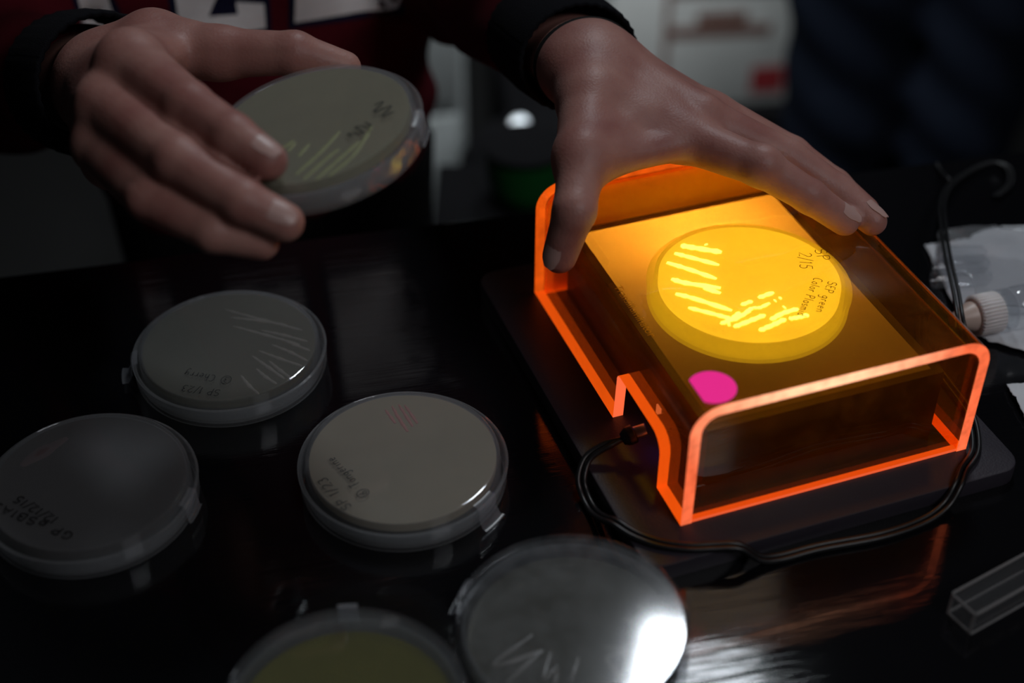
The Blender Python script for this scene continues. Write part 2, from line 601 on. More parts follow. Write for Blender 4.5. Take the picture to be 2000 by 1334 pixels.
pale = pbr('pale_colony', (.42, .33, .29), .5, var=.1)
rose = pbr('rose_colony', (.34, .12, .10), .5, var=.2)
yellowc = pbr('yellow_colony', (.40, .40, .13), .5, var=.1)
milky = clear('clear_colony', tint=(.8, .78, .76), haze=.25, hazecol=(.8, .75, .72), rough=.2)
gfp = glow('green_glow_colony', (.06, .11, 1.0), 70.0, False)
ag_A = jelly('olive_agar', (.15, .135, .08), .45)
ag_B = jelly('dark_agar', (.07, .055, .055), .5, ns=25)
ag_C = jelly('tan_agar', (.42, .35, .245), .08)
ag_D = jelly('yellow_olive_agar', (.22, .20, .035), .35, ns=60)
ag_E = jelly('grey_agar', (.24, .235, .215), .55, ns=60)
ag_H = jelly('yellow_green_agar', (.42, .38, .23), .2)

# dish marked 3 Cherry
dA = petri('upside-down petri dish with olive agar marked SP 1/23 and a circled 3 Cherry', (-.1397, .5653, 0), ag_A)
zt = HD + .00006
write(dA, 'SP 1/23', loc_of(dA, 432, 762), loc_of(dA, 360, 752), .0045, zt)
write(dA, '(3) Cherry', loc_of(dA, 454, 738), loc_of(dA, 364, 724), .0048, zt)
zs = HD - .0016
L = []
for a, b in (((500, 715), (540, 745)), ((525, 700), (570, 735)), ((505, 680), (590, 710)), ((530, 668), (600, 700)), ((492, 690), (555, 735)), ((545, 655), (605, 680)), ((470, 728), (505, 765)), ((510, 640), (600, 662)), ((450, 615), (560, 630)), ((440, 600), (590, 640)), ((455, 632), (585, 668))):
    p, q = loc_of(dA, *a), loc_of(dA, *b)
    mid = ((p[0] + q[0]) / 2 + random.uniform(-1, 1) * .0006, (p[1] + q[1]) / 2 + random.uniform(-1, 1) * .0006)
    L.append([(*p, .0005), (*mid, .0010), (*q, .0006)])
streaks(dA, L, zs, pbr('faint_colony', (.17, .145, .11), .5, var=.1), squash=.35)
tape_tab(dA, math.radians(192), RL, .001, .0113, .006, .011)

dB = petri('dark petri dish at the left edge marked GP pSB1A3 and a date', (-.1873, .4692, 0), ag_B)
write(dB, 'GP pSB1A3', loc_of(dB, 146, 1042), loc_of(dB, -6, 981), .0042, zt, .0007)
write(dB, '12/12/15', loc_of(dB, 116, 1012), loc_of(dB, 40, 968), .0042, zt, .0007)
L = [[(*loc_of(dB, 40, 905), .002), (*loc_of(dB, 70, 885), .004), (*loc_of(dB, 130, 850), .002)]]
streaks(dB, L, zs, pbr('dull_red_colony', (.085, .045, .045), .6), squash=.12)
tape_tab(dB, math.radians(-12), RL, .002, .0113, .002, .012)

dC = petri('upside-down petri dish with tan agar marked SP 1/23 and a circled 6 Tangerine', (-.0491, .4854, 0), ag_C)
write(dC, 'SP 1/23', loc_of(dC, 688, 990), loc_of(dC, 636, 932), .0045, zt)
write(dC, '(6) Tangerine', loc_of(dC, 722, 965), loc_of(dC, 652, 892), .0046, zt)
L = []
for a, b in (((752, 795), (772, 822)), ((765, 788), (790, 830)), ((778, 785), (806, 828)), ((790, 786), (815, 822)), ((770, 800), (796, 838))):
    p, q = loc_of(dC, *a), loc_of(dC, *b)
    L.append([(*p, .0006), (*q, .0009)])
streaks(dC, L, zs, rose, squash=.3)
tape_tab(dC, math.radians(-36), RL, .001, .0113, .005, .012)

# bottom pair, right way up
dE = petri('large clear petri dish in the front catching the white lamp reflection', (.0246, .3885, 0), ag_E, False, M['dish_lid_dirty'])
hE = .0062
L = [[loc_of(dE, *p, hE) for p in q] for q in (
    [(1040, 1240), (962, 1300), (1060, 1270)], [(1060, 1270), (990, 1333)], [(1075, 1275), (1062, 1325), (1090, 1300)], [(1090, 1310), (1082, 1340)],
    [(1130, 1285), (1115, 1330)], [(1180, 1265), (1250, 1268), (1185, 1285), (1225, 1330)], [(1215, 1210), (1238, 1212), (1262, 1213)])]
streaks(dE, L, hE, milky, .0009, .5)
tape_tab(dE, math.radians(160), RL, .003, .0150, .004, .010)

dD = petri('petri dish with yellow-olive agar cut off by the bottom edge', (-.0626, .3476, 0), ag_D, False, M['dish_lid_clear'])
tape_tab(dD, math.radians(94), RL, .004, .0162, .001, .008)

# ------------------------------------------------------------------ transilluminator, its pad and the amber cover
CV = (.0733, .4469)
YAW = math.radians(20.07)
CL, CW, CHT, ZB = .1794, .1442, .0655, .0086


def cv_local(p):   # world -> cover frame
    d = np.array([p[0] - CV[0], p[1] - CV[1]])
    c, s = math.cos(YAW), math.sin(YAW)
    return np.array([d[0] * c + d[1] * s, -d[0] * s + d[1] * c, p[2]])


pad = bobj('dark_pad', box_bm(-.024, .163, -.019, .205, 0, ZB, 0), M['pad'])
bm = bmesh.new(); bm.from_mesh(pad.data)
ve = [e for e in bm.edges if abs(e.verts[0].co.z - e.verts[1].co.z) > .004]
bmesh.ops.bevel(bm, geom=ve, offset=.010, segments=6, affect='EDGES', profile=.5)
te = [e for e in bm.edges if e.verts[0].co.z > ZB - 1e-5 and e.verts[1].co.z > ZB - 1e-5 and len(e.link_faces) == 2 and abs(e.link_faces[0].normal.z - e.link_faces[1].normal.z) > .5]
bmesh.ops.bevel(bm, geom=te, offset=.001, segments=2, affect='EDGES', profile=.5)
bm.to_mesh(pad.data); bm.free()
sharp(pad, 30)
pad.location = (CV[0], CV[1], 0); pad.rotation_euler = (0, 0, YAW)
tag(pad, 'flat dark purple-grey pad under the orange acrylic cover', 'pad')

# light box
IX0, IX1, IY0, IY1, IH = .014, .130, .010, .169, .0425
ill = thing('transilluminator', 'black blue-light transilluminator box glowing inside the orange cover', 'light box', (CV[0], CV[1], ZB), YAW)
WX0, WX1, WY0, WY1 = IX0 + .004, IX1 - .004, IY0 + .004, IY1 - .004
bw = .003
bm = box_bm(IX0, IX1, IY0, IY0 + bw, 0, IH - .002)
box_bm(IX0, IX1, IY1 - bw, IY1, 0, IH - .002, bm=bm)
box_bm(IX0, IX0 + bw, IY0 + bw, IY1 - bw, 0, IH - .002, bm=bm)
box_bm(IX1 - bw, IX1, IY0 + bw, IY1 - bw, 0, IH - .002, bm=bm)
box_bm(IX0 + bw, IX1 - bw, IY0 + bw, IY1 - bw, 0, .003, bm=bm)
bobj('body', bm, M['box_black'], ill)
bm = box_bm(IX0, IX1, IY0, WY0, IH - .002, IH)
box_bm(IX0, IX1, WY1, IY1, IH - .002, IH, bm=bm)
box_bm(IX0, WX0, WY0, WY1, IH - .002, IH, bm=bm)
box_bm(WX1, IX1, WY0, WY1, IH - .002, IH, bm=bm)
bobj('bezel', bm, M['box_black'], ill)
mobj('diffuser', [(WX0, WY0, IH - .0004), (WX1, WY0, IH - .0004), (WX1, WY1, IH - .0004), (WX0, WY1, IH - .0004)], [(0, 1, 2, 3)], M['diffuser'], ill)
led1 = glow('blue_led_strong', (.40, .26, .9), 1900.0)
led2 = glow('blue_led_weak', (.40, .25, .9), 60.0)
for k in range(5):
    x = .046 + k * .0132
    box('led', x, x + .005, .152, .157, .003, .006, led1, ill)
for k in range(4):
    y = .030 + k * .026
    box('led', .102, .107, y, y + .005, .003, .006, led2, ill)
lathe('power_socket', [(0, -.001), (.0042, -.001), (.0042, .004), (.0028, .004), (.0028, .001), (0, .001)], M['socket'], ill, 20)
ill.children[-1].location = (IX0, .048, .016); ill.children[-1].rotation_euler = (0, -PI / 2, 0)
box('spill_glow', IX0 - .0008, IX0, .0535, .0575, .014, .019, glow('violet_spill', (.16, .06, 1.0), 5.0), ill)  # added emitter standing in for violet LED spill at the notch
fc = bpy.data.curves.new('printed_name', 'FONT')
fc.body = 'Transilluminator'; fc.size = .0062; fc.extrude = .00004
fo = bpy.data.objects.new('printed_name', fc); COL.objects.link(fo)
bpy.context.view_layer.update()
me = bpy.data.meshes.new_from_object(fo.evaluated_get(bpy.context.evaluated_depsgraph_get()))
bpy.data.objects.remove(fo)
me.materials.clear(); me.materials.append(M['print_grey'])
po = link(bpy.data.objects.new('printed_name', me), ill)
po.location = (.0165, .118, IH + .0001); po.rotation_euler = (0, 0, -PI / 2)

# glowing dish on the light box
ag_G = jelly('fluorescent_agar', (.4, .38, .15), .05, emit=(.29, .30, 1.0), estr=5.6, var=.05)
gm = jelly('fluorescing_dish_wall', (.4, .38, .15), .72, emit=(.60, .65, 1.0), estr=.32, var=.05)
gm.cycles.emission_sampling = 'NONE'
dG = thing('petri_dish', 'petri dish glowing yellow under the orange cover marked SP 2/15 and green', 'petri dish', (.1103, .5522, ZB + IH + .0002))
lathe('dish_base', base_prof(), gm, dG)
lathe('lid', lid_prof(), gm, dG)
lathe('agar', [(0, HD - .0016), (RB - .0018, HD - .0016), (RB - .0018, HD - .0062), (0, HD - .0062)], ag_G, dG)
L = []
for pts, r in (
    ([(1330, 475), (1360, 480), (1410, 488)], .0013), ([(1378, 472), (1381, 474)], .0007), ([(1318, 490), (1345, 497), (1405, 513)], .0010),
    ([(1303, 508), (1345, 521), (1400, 540)], .0010), ([(1312, 540), (1340, 548), (1408, 558)], .0011), ([(1375, 558), (1408, 568)], .0010),
    ([(1320, 569), (1355, 578), (1430, 602)], .0010), ([(1345, 596), (1400, 610), (1428, 618)], .0009), ([(1408, 628), (1430, 618), (1445, 605)], .0008),
    ([(1420, 612), (1425, 632)], .0006), ([(1430, 622), (1455, 608), (1470, 596)], .0008), ([(1470, 596), (1485, 596), (1504, 587)], .0007),
    ([(1448, 591), (1470, 583)], .0008), ([(1482, 577), (1512, 566)], .0009), ([(1513, 583), (1516, 582)], .0007), ([(1522, 578), (1527, 577)], .0007),
    ([(1434, 634), (1465, 622), (1495, 610)], .0009), ([(1531, 596), (1534, 595)], .0008), ([(1506, 620), (1530, 607), (1560, 598)], .0009),
    ([(1484, 641), (1510, 630), (1535, 618)], .0009), ([(1542, 618), (1560, 615), (1580, 610)], .0009)):
    L.append([(*loc_of(dG, *p), r * 1.55) for p in pts])
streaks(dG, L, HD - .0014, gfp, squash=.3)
wi = pbr('brown_marker_ink', (.02, .02, .01), .5)
write(dG, 'SP', loc_of(dG, 1590, 487), loc_of(dG, 1600, 509), .0058, zt, .0004, wi)
write(dG, '2/15', loc_of(dG, 1560, 493), loc_of(dG, 1562, 524), .0060, zt, .0004, wi)
write(dG, 'SEP green', loc_of(dG, 1618, 549), loc_of(dG, 1593, 608), .0042, zt, .0004, wi)
write(dG, 'Color Plasmid', loc_of(dG, 1590, 542), loc_of(dG, 1557, 615), .0042, zt, .0004, wi)

# amber cover
cov = thing('orange_acrylic_cover', 'glowing orange see-through acrylic cover standing over the light box', 'cover', (CV[0], CV[1], ZB + .0001), YAW)
TH, RO = .0052, .0140
RI = RO - TH


def u_profile(off):
    r = RO - off
    pts = [(off, 0.0)] if False else []
    n = 10
    pts.append((off, CHT - RO))
    for k in range(1, n + 1):
        a = PI - (PI / 2) * k / n
        pts.append((RO + r * math.cos(a), CHT - RO + r * math.sin(a)))
    pts.append((CW - RO, CHT - off))
    for k in range(1, n + 1):
        a = PI / 2 - (PI / 2) * k / n
        pts.append((CW - RO + r * math.cos(a), CHT - RO + r * math.sin(a)))
    pts.append((CW - off, 0.0))
    return pts


po_, pi_ = u_profile(0), u_profile(TH)
bm = bmesh.new(); be = bmesh.new()


def quad(b, pts):
    return b.faces.new([b.verts.new(p) for p in pts])


for prof in (po_, pi_):
    for a, b in zip(prof[:-1], prof[1:]):
        quad(bm, [(a[0], 0, a[1]), (b[0], 0, b[1]), (b[0], CL, b[1]), (a[0], CL, a[1])])
# left leg outline with the cable notch
nt = [(0.0, 0.0), (0.0252, 0.0), (0.0250, .020)] + [(.0340 - .009 * math.cos(a), .0195 + .009 * math.sin(a)) for a in (math.radians(q) for q in (25, 50, 75, 90))]
nt += [(.0705, .0285), (.0722, .0278), (.0730, .0262), (.0750, 0.0), (CL, 0.0)]
zt_ = CHT - RO
for x in (0.0, TH):
    bm.faces.new([bm.verts.new((x, y, z)) for y, z in nt + [(CL, zt_), (0, zt_)]])
sheet = bobj('bent_sheet', bm, M['amber'], cov)
for p in sheet.data.polygons: p.use_smooth = False
# edges that pipe light out
for a, b in zip(nt[:-1], nt[1:]):
    quad(be, [(0, a[0], a[1]), (0, b[0], b[1]), (TH, b[0], b[1]), (TH, a[0], a[1])])
quad(be, [(CW, 0, 0), (CW, CL, 0), (CW - TH, CL, 0), (CW - TH, 0, 0)])
bobj('side_edge', be, M['edge'], cov)


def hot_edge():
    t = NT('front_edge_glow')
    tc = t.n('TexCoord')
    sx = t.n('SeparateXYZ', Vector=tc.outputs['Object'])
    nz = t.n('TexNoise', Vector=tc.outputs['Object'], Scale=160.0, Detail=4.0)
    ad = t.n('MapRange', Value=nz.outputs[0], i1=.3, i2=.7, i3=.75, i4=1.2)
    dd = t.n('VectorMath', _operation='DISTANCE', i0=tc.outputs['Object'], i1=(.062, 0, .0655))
    hot = t.n('MapRange', Value=dd.outputs['Value'], i1=.015, i2=.068, i3=1.0, i4=0.0)  # whitish highlight painted into the emission, fading away from the front top edge
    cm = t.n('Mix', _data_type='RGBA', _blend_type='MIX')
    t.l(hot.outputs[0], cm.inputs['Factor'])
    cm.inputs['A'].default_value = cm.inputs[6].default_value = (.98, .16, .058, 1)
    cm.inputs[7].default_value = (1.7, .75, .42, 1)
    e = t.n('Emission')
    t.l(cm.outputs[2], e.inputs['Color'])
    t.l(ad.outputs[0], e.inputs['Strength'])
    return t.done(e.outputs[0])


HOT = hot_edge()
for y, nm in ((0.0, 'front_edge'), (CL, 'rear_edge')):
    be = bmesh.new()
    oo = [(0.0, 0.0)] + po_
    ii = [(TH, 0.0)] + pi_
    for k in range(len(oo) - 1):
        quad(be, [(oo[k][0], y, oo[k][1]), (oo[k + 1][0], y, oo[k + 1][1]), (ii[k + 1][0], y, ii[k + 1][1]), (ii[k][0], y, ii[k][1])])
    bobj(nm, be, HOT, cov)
for y, nm in ((.0004, 'front_panel'), (CL - .0034, 'rear_panel')):
    g = .0001
    pr = [(TH + g, 0.0015)] + [(x + (g if x < CW / 2 else -g), z - g) for x, z in pi_[:-1]] + [(CW - TH - g, .0015)]
    bm = bmesh.new()
    f1 = [bm.verts.new((x, y, z)) for x, z in pr]
    f2 = [bm.verts.new((x, y + .003, z)) for x, z in pr]
    bm.faces.new(f1); bm.faces.new(f2[::-1])
    for k in range(len(pr) - 1):
        bm.faces.new([f1[k], f1[k + 1], f2[k + 1], f2[k]])
    pn = bobj(nm, bm, M['amber'] if y < .1 else M['amber_rear_glow'], cov)
    box('panel_edge', TH + g, CW - TH - g, y, y + .003, 0.0, .0014, M['edge_thin'], pn)
# sticker on the top, one side cut straight
V = [(0, 0, 0)]
ctr = cv_local(atz(1391, 757, ZB + CHT))
n = 40
V = []
for k in range(n):
    a = 2 * PI * k / n
    x, y = .0102 * math.cos(a), .0102 * math.sin(a)
    V.append((max(x, -.0072), y, 0))
st = bobj('round_sticker', bmesh.new(), M['magenta'], cov)
bm = bmesh.new()
f = bm.faces.new([bm.verts.new(v) for v in V])
r_ = bmesh.ops.extrude_face_region(bm, geom=[f])
for v in r_['geom']:
    if isinstance(v, bmesh.types.BMVert): v.co.z += .00015
bmesh.ops.remove_doubles(bm, verts=bm.verts, dist=1e-7)
bmesh.ops.recalc_face_normals(bm, faces=bm.faces)
bm.to_mesh(st.data); bm.free()
st.location = (ctr[0], ctr[1], CHT + .0001)
st['label'] = 'fluorescent magenta dot sticker'

# ------------------------------------------------------------------ cables
cabroot = thing('power_cable', 'black twin power cable running from the cover notch around the pad', 'cable', (0, 0, 0))
plug = [atz(1262, 838, .024), atz(1240, 846, .022), atz(1215, 858, .020)]
tube('plug', [plug[0], .5 * (plug[0] + plug[1]), plug[1]], [.0030, .0030, .0030], M['socket'], cabroot, 14)
tube('plug_grip', catmull([plug[1], plug[1] * .5 + plug[2] * .5, plug[2]], 5), [.0042, .0046, .0044, .0046, .0044, .0046, .0042, .004, .0036, .0032, .0028], M['cable'], cabroot, 14)


def cvw(x, y, z):   # cover frame (mm) -> world
    c, q = math.cos(YAW), math.sin(YAW)
    x, y = x / 1000, y / 1000
    return np.array([CV[0] + x * c - y * q, CV[1] + x * q + y * c, z / 1000])


LP = [(-15.4, 49.8, 17), (-23.4, 49.2, 12.8), (-28.6, 43.9, 7.5), (-29.4, 38, 3), (-29.5, 28, 2.2), (-29, 18, 6.5), (-27.2, 10, 11), (-22, 1, 10.6), (-14, -7.5, 10.4), (-3, -14, 10.4), (8, -17.6, 10.6), (18, -21, 10.2), (26, -24.5, 4), (36, -25.5, 1.7), (55, -26, 1.7), (84, -29, 1.7), (106, -27.5, 1.7), (119, -24, 4), (127, -19.5, 10.2), (134, -13, 10.4), (147, -3, 10.4), (158, 18, 10.4), (161, 40, 10.4), (163, 60, 10.4), (172, 80, 5), (185, 100, 1.7)]
ctr_ = catmull([plug[2]] + [cvw(*p) for p in LP], 8)
for sg in (-1, 1):
    pw = []
    for i, q in enumerate(ctr_):
        tt = ctr_[min(i + 1, len(ctr_) - 1)] - ctr_[max(i - 1, 0)]
        nn = np.array([-tt[1], tt[0], 0]); nn /= np.linalg.norm(nn) + 1e-12
        pw.append(q + nn * sg * .0014 * min(1, i / 6))
    tube('wire', pw, .0013, M['cable'], cabroot, 8)

cab2 = thing('thin_cord', 'thin black double cord hanging in a loop beside the tissue', 'cable', (0, 0, 0))
for k, off in enumerate((0, .0026)):
    P = [atz(1885 + off * 800, 690, .006), atz(1872, 630, .021), atz(1862, 570, .024), atz(1846, 500, .023), atz(1838, 440, .016), atz(1836, 400, .008), atz(1850, 365, .004), atz(1890, 335, .002), atz(1935, 318, .002), atz(1965, 330, .002), atz(1968, 360, .002), atz(1940, 385, .002)]
    P = [p + np.array([off, 0, 0]) for p in P]
    tube('wire', catmull(P, 8), .0011, M['cable'], cab2, 8)
tube('wire', catmull([atz(1829, 320, .003), atz(1838, 335, .003), atz(1852, 350, .005), atz(1862, 356, .003)], 6), .0012, M['cable'], cab2, 8)


# ------------------------------------------------------------------ tissue, bag, vial, cuvette
def sheet_mesh(name, outline, m, n=34, amp=.002, z0=.0006, seed=0, parent=None):
    """crumpled sheet from a world-space outline (closed polygon of xy), with thickness"""
    P = np.array([p[:2] for p in outline])
    c = P.mean(0)
    ring = []
    for i in range(len(P)):
        a, b = P[i], P[(i + 1) % len(P)]
        for k in range(8):
            ring.append(a + (b - a) * k / 8)
    rs = np.random.default_rng(seed)
    ph = rs.uniform(0, 6.28, (6, 2)); fr_ = rs.uniform(40, 160, (6, 2))
    V, Fc = [], []
    K = 14
    hgt = lambda x, y: z0 + amp * (.5 + .5 * np.mean([math.sin(fr_[i][0] * x + ph[i][0]) * math.sin(fr_[i][1] * y + ph[i][1]) for i in range(6)]) * 2.2)
    V.append((c[0], c[1], hgt(*c)))
    for j in range(1, K + 1):
        for i, p in enumerate(ring):
            q = c + (p - c) * j / K
            if j == K: q = q + rs.normal(size=2) * .0005
            V.append((q[0], q[1], max(.0004, hgt(*q))))
    R = len(ring)
    for i in range(R):
        Fc.append((0, 1 + i, 1 + (i + 1) % R))
        for j in range(K - 1):
            a = 1 + j * R
            Fc.append((a + i, a + R + i, a + R + (i + 1) % R, a + (i + 1) % R))
    o = mobj(name, V, Fc, m, parent, True)
    md = o.modifiers.new('solid', 'SOLIDIFY'); md.thickness = .0003
    return o


t1 = sheet_mesh('paper_tissue', [atz(x, y, 0) for x, y in ((1805, 482), (1850, 476), (1890, 470), (1930, 452), (1975, 448), (2080, 452), (2120, 600), (2075, 712), (2000, 690), (1930, 672), (1880, 640), (1832, 540))], M['paper'], amp=.0028, seed=3)
tag(t1, 'crumpled pale grey tissue lying behind the orange cover', 'tissue')
t2 = sheet_mesh('paper_tissue', [atz(x, y, 0) for x, y in ((1964, 757), (2000, 753), (2070, 750), (2080, 850), (2012, 838), (1985, 795))], M['paper'], amp=.002, seed=5)
tag(t2, 'small torn scrap of tissue at the right edge', 'tissue')

# small bottle lying down: ribbed white cap, see-through neck
va = thing('dropper_bottle', 'small bottle lying on the tissue with a ribbed white cap', 'bottle', (0, 0, 0))
q0, q1 = atz(1880, 622, .0118), atz(1988, 600, .0122)
ax = q1 - q0; ax /= np.linalg.norm(ax)
va.location = tuple(q0); va.rotation_euler = Vector(ax).to_track_quat('Z', 'Y').to_euler()
Lb = float(np.linalg.norm(q1 - q0))


def ribbed(name, r, z0, z1, nr, depth, m, parent):
    V, Fc = [], []
    n = nr * 4
    prof = [(0, z0), (.86, z0), (1, z0 + .0008), (1, z1 - .0008), (.93, z1), (0, z1)]
    for i in range(n):
        a = 2 * PI * i / n
        k = r - depth * (1 if (i % 4) in (0, 1) else 0)
        for q, z in prof: V.append((k * q * math.cos(a), k * q * math.sin(a), z))
    for i in range(n):
        j = (i + 1) % n
        for q in range(len(prof) - 1):
            Fc.append((i * 6 + q, j * 6 + q, j * 6 + q + 1, i * 6 + q + 1))
    return sharp(mobj(name, V, Fc, m, parent), 50)


lathe('tip', [(0, -.006), (.0035, -.006), (.0042, -.004), (.0078, .004), (.0078, .006), (0, .006)], pbr('skin_tone_plastic', (.55, .42, .36), .4), va, 32)
ribbed('ribbed_cap', .0108, .006, .020, 34, .0006, M['cap'], va)
lathe('collar', [(.009, .020), (.0112, .0205), (.0112, .0255), (.0095, .027), (.0085, .027), (.0085, .020)], M['vial'], va, 48)
lathe('bottle_body', [(0, .027), (.0105, .0272), (.0112, .029), (.0112, .060), (.010, .062), (0, .062)], M['vial'], va, 48)

# clear tubes in a plastic bag
bagt = thing('plastic_bag', 'clear plastic bag with small tubes lying on the tissue', 'bag', (0, 0, 0))
for k, (a, b) in enumerate((((1822, 545), (1935, 540)), ((1826, 520), (1930, 515)), ((1832, 500), (1925, 497)))):
    p, q = atz(*a, .0085), atz(*b, .0085)
    dv = q - p
    V, Fc = tube_geo([p, p + dv * .02, p + dv * .9, p + dv], [.0046, .0052, .0052, .003], 20)
    sharp(mobj('clear_tube', V, Fc, M['vial'], bagt), 40)
fm = sheet_mesh('film', [atz(x, y, 0) for x, y in ((1822, 498), (1930, 488), (2060, 505), (2080, 640), (1990, 655), (1900, 640), (1880, 590), (1818, 570))], M['bag'], amp=.003, z0=.0155, seed=9, parent=bagt)

# cuvette at the right edge
cu0, cu1 = atz(1891, 1236, 0), atz(2040, 1152, 0)
dv = cu1 - cu0
cu = thing('cuvette', 'clear square plastic cuvette lying at the lower right edge', 'cuvette', (cu0[0], cu0[1], .0001), math.atan2(dv[1], dv[0]))
S, W_ = .0122, .0011
for nm, a in (('wall_plate', (0, .045, -W_, 0, 0, S)), ('wall_plate', (0, .045, S - W_, S, 0, S)), ('wall_plate', (0, .045, 0, S - W_, 0, W_)), ('wall_plate', (0, .045, 0, S - W_, S - W_, S))):
    box(nm, *a, M['cuvette'], cu)
e = bmesh.new()
for (y0, y1, z0, z1) in ((-W_, 0, 0, S), (S - W_, S, 0, S), (0, S - W_, 0, W_), (0, S - W_, S - W_, S)):
    box_bm(-.0003, 0.0003, y0, y1, z0, z1, bm=e)
bobj('open_rim', e, M['cuvette_edge'], cu)
e = bmesh.new()
for y in (-W_, S):
    for z in (0, S):
        box_bm(.0003, .045, y - .0004, y + .0004, max(0, z - .0004), z + .0004, bm=e)
bobj('long_edge', e, M['cuvette_edge'], cu)
box('end_wall', .044, .045, 0, S - W_, W_, S - W_, M['cuvette'], cu)


# ------------------------------------------------------------------ organic shapes: signed distances -> surface nets
def surface_nets(fn, lo, hi, h):
    lo, hi = np.array(lo), np.array(hi)
    n = np.ceil((hi - lo) / h).astype(int) + 1
    ax_ = [(lo[i] + h * np.arange(n[i])).astype(np.float32) for i in range(3)]
    X, Y, Z = np.meshgrid(*ax_, indexing='ij')
    V = fn(X, Y, Z)
    s = V < 0
    nx, ny, nz = V.shape
    acc = np.zeros((nx - 1, ny - 1, nz - 1, 3), np.float32)
    cnt = np.zeros((nx - 1, ny - 1, nz - 1), np.float32)
    sl = lambda d: (slice(d, None) if d else slice(None, -1))
    for axn in range(3):
        o = [k for k in range(3) if k != axn]
        for da in (0, 1):
            for db in (0, 1):
                i0 = [None] * 3; i1 = [None] * 3
                i0[axn] = sl(0); i1[axn] = sl(1)
                for q, dd in zip(o, (da, db)):
                    i0[q] = sl(dd); i1[q] = sl(dd)
                v0, v1 = V[tuple(i0)], V[tuple(i1)]
                cr = (v0 < 0) != (v1 < 0)
                t = np.where(cr, v0 / np.where(cr, v0 - v1, 1), 0)
                acc[..., axn] += t
                for q, dd in zip(o, (da, db)):
                    if dd: acc[..., q] += cr
                cnt += cr
    act = cnt > 0
    idx = np.full(act.shape, -1, np.int64)
    cells = np.argwhere(act)
    idx[act] = np.arange(len(cells))
    P = lo + h * (cells + acc[act] / cnt[act][:, None])
    Fc = []
    for axn in range(3):
        o = [k for k in range(3) if k != axn]
        a = [slice(1, -1)] * 3
        i0, i1 = list(a), list(a)
        i0[axn] = slice(0, -1); i1[axn] = slice(1, None)
        s0, s1 = s[tuple(i0)], s[tuple(i1)]
        e = np.argwhere(s0 != s1)
        sg = s0[s0 != s1]
        b = e.copy()
        for q in o: b[:, q] += 1
        def cell(d0, d1):
            c = b.copy(); c[:, o[0]] -= d0; c[:, o[1]] -= d1
            return idx[c[:, 0], c[:, 1], c[:, 2]]
        q4 = np.stack([cell(1, 1), cell(0, 1), cell(0, 0), cell(1, 0)], 1)
        fl = sg if axn != 1 else ~sg
        q4[~fl] = q4[~fl][:, ::-1]
        Fc.append(q4)
    Fc = np.concatenate(Fc)
    Fc = Fc[(Fc >= 0).all(1)]
    return P, Fc


def cone(a, b, ra, rb):
    a, b = np.array(a, np.float32), np.array(b, np.float32)
    ba = b - a
    L2 = float(ba @ ba) + 1e-12

    def f(X, Y, Z):
        px, py, pz = X - a[0], Y - a[1], Z - a[2]
        t = np.clip((px * ba[0] + py * ba[1] + pz * ba[2]) / L2, 0, 1)
        return np.sqrt((px - t * ba[0]) ** 2 + (py - t * ba[1]) ** 2 + (pz - t * ba[2]) ** 2) - (ra + (rb - ra) * t)
    return f


def ecap(a, b, ra, rb, flat, k):
    """cone flattened along unit vector flat by factor k (<1 thinner)"""
    flat = np.array(flat, float); flat /= np.linalg.norm(flat)
    a, b = np.array(a, float), np.array(b, float)
    ba = b - a; L2 = float(ba @ ba) + 1e-12

    def f(X, Y, Z):
        px, py, pz = X - a[0], Y - a[1], Z - a[2]
        t = np.clip((px * ba[0] + py * ba[1] + pz * ba[2]) / L2, 0, 1)
        qx, qy, qz = px - t * ba[0], py - t * ba[1], pz - t * ba[2]
        d = qx * flat[0] + qy * flat[1] + qz * flat[2]
        g = d * (1 / k - 1)
        qx, qy, qz = qx + g * flat[0], qy + g * flat[1], qz + g * flat[2]
        return (np.sqrt(qx * qx + qy * qy + qz * qz) - (ra + (rb - ra) * t)) * (.5 + .5 * k)
    return f


def smin(a, b, k):
    h = np.clip(.5 + .5 * (b - a) / k, 0, 1)
    return b + (a - b) * h - k * h * (1 - h)


def union(groups):
    """[(k, [prims])]: prims joined inside a group by their own blend, groups joined by k"""
    def f(X, Y, Z):
        tot = None
        for k, ki, prims in groups:
            g = None
            for p in prims:
                d = p(X, Y, Z)
                g = d if g is None else smin(g, d, ki)
            tot = g if tot is None else smin(tot, g, k)
        return tot
    return f


def ray_pt(prev, px, py, L, far):
    """point on a pixel's sight line at distance L from prev"""
    v = FWD + RIGHT * (px - 1000) / F_PX + UP * (667 - py) / F_PX
    w_ = EYE - prev
    a, b, c = v @ v, 2 * (v @ w_), w_ @ w_ - L * L
    D = b * b - 4 * a * c
    if D < 0: return EYE + v * (-b / (2 * a))
    s = math.sqrt(D)
    return EYE + v * ((-b + s) / (2 * a) if far else (-b - s) / (2 * a))


def chain(tip, pix, lens, far):
    P = [np.array(tip, float)]
    for (x, y), l, fa in zip(pix, lens, far):
        P.append(ray_pt(P[-1], x, y, l, fa))
    return P      # tip, DIP, PIP, MCP


def finger_prims(P, r):
    out = []
    for i in range(len(P) - 1):
        out.append(cone(P[i], P[i + 1], r[i], r[i + 1]))
    return out


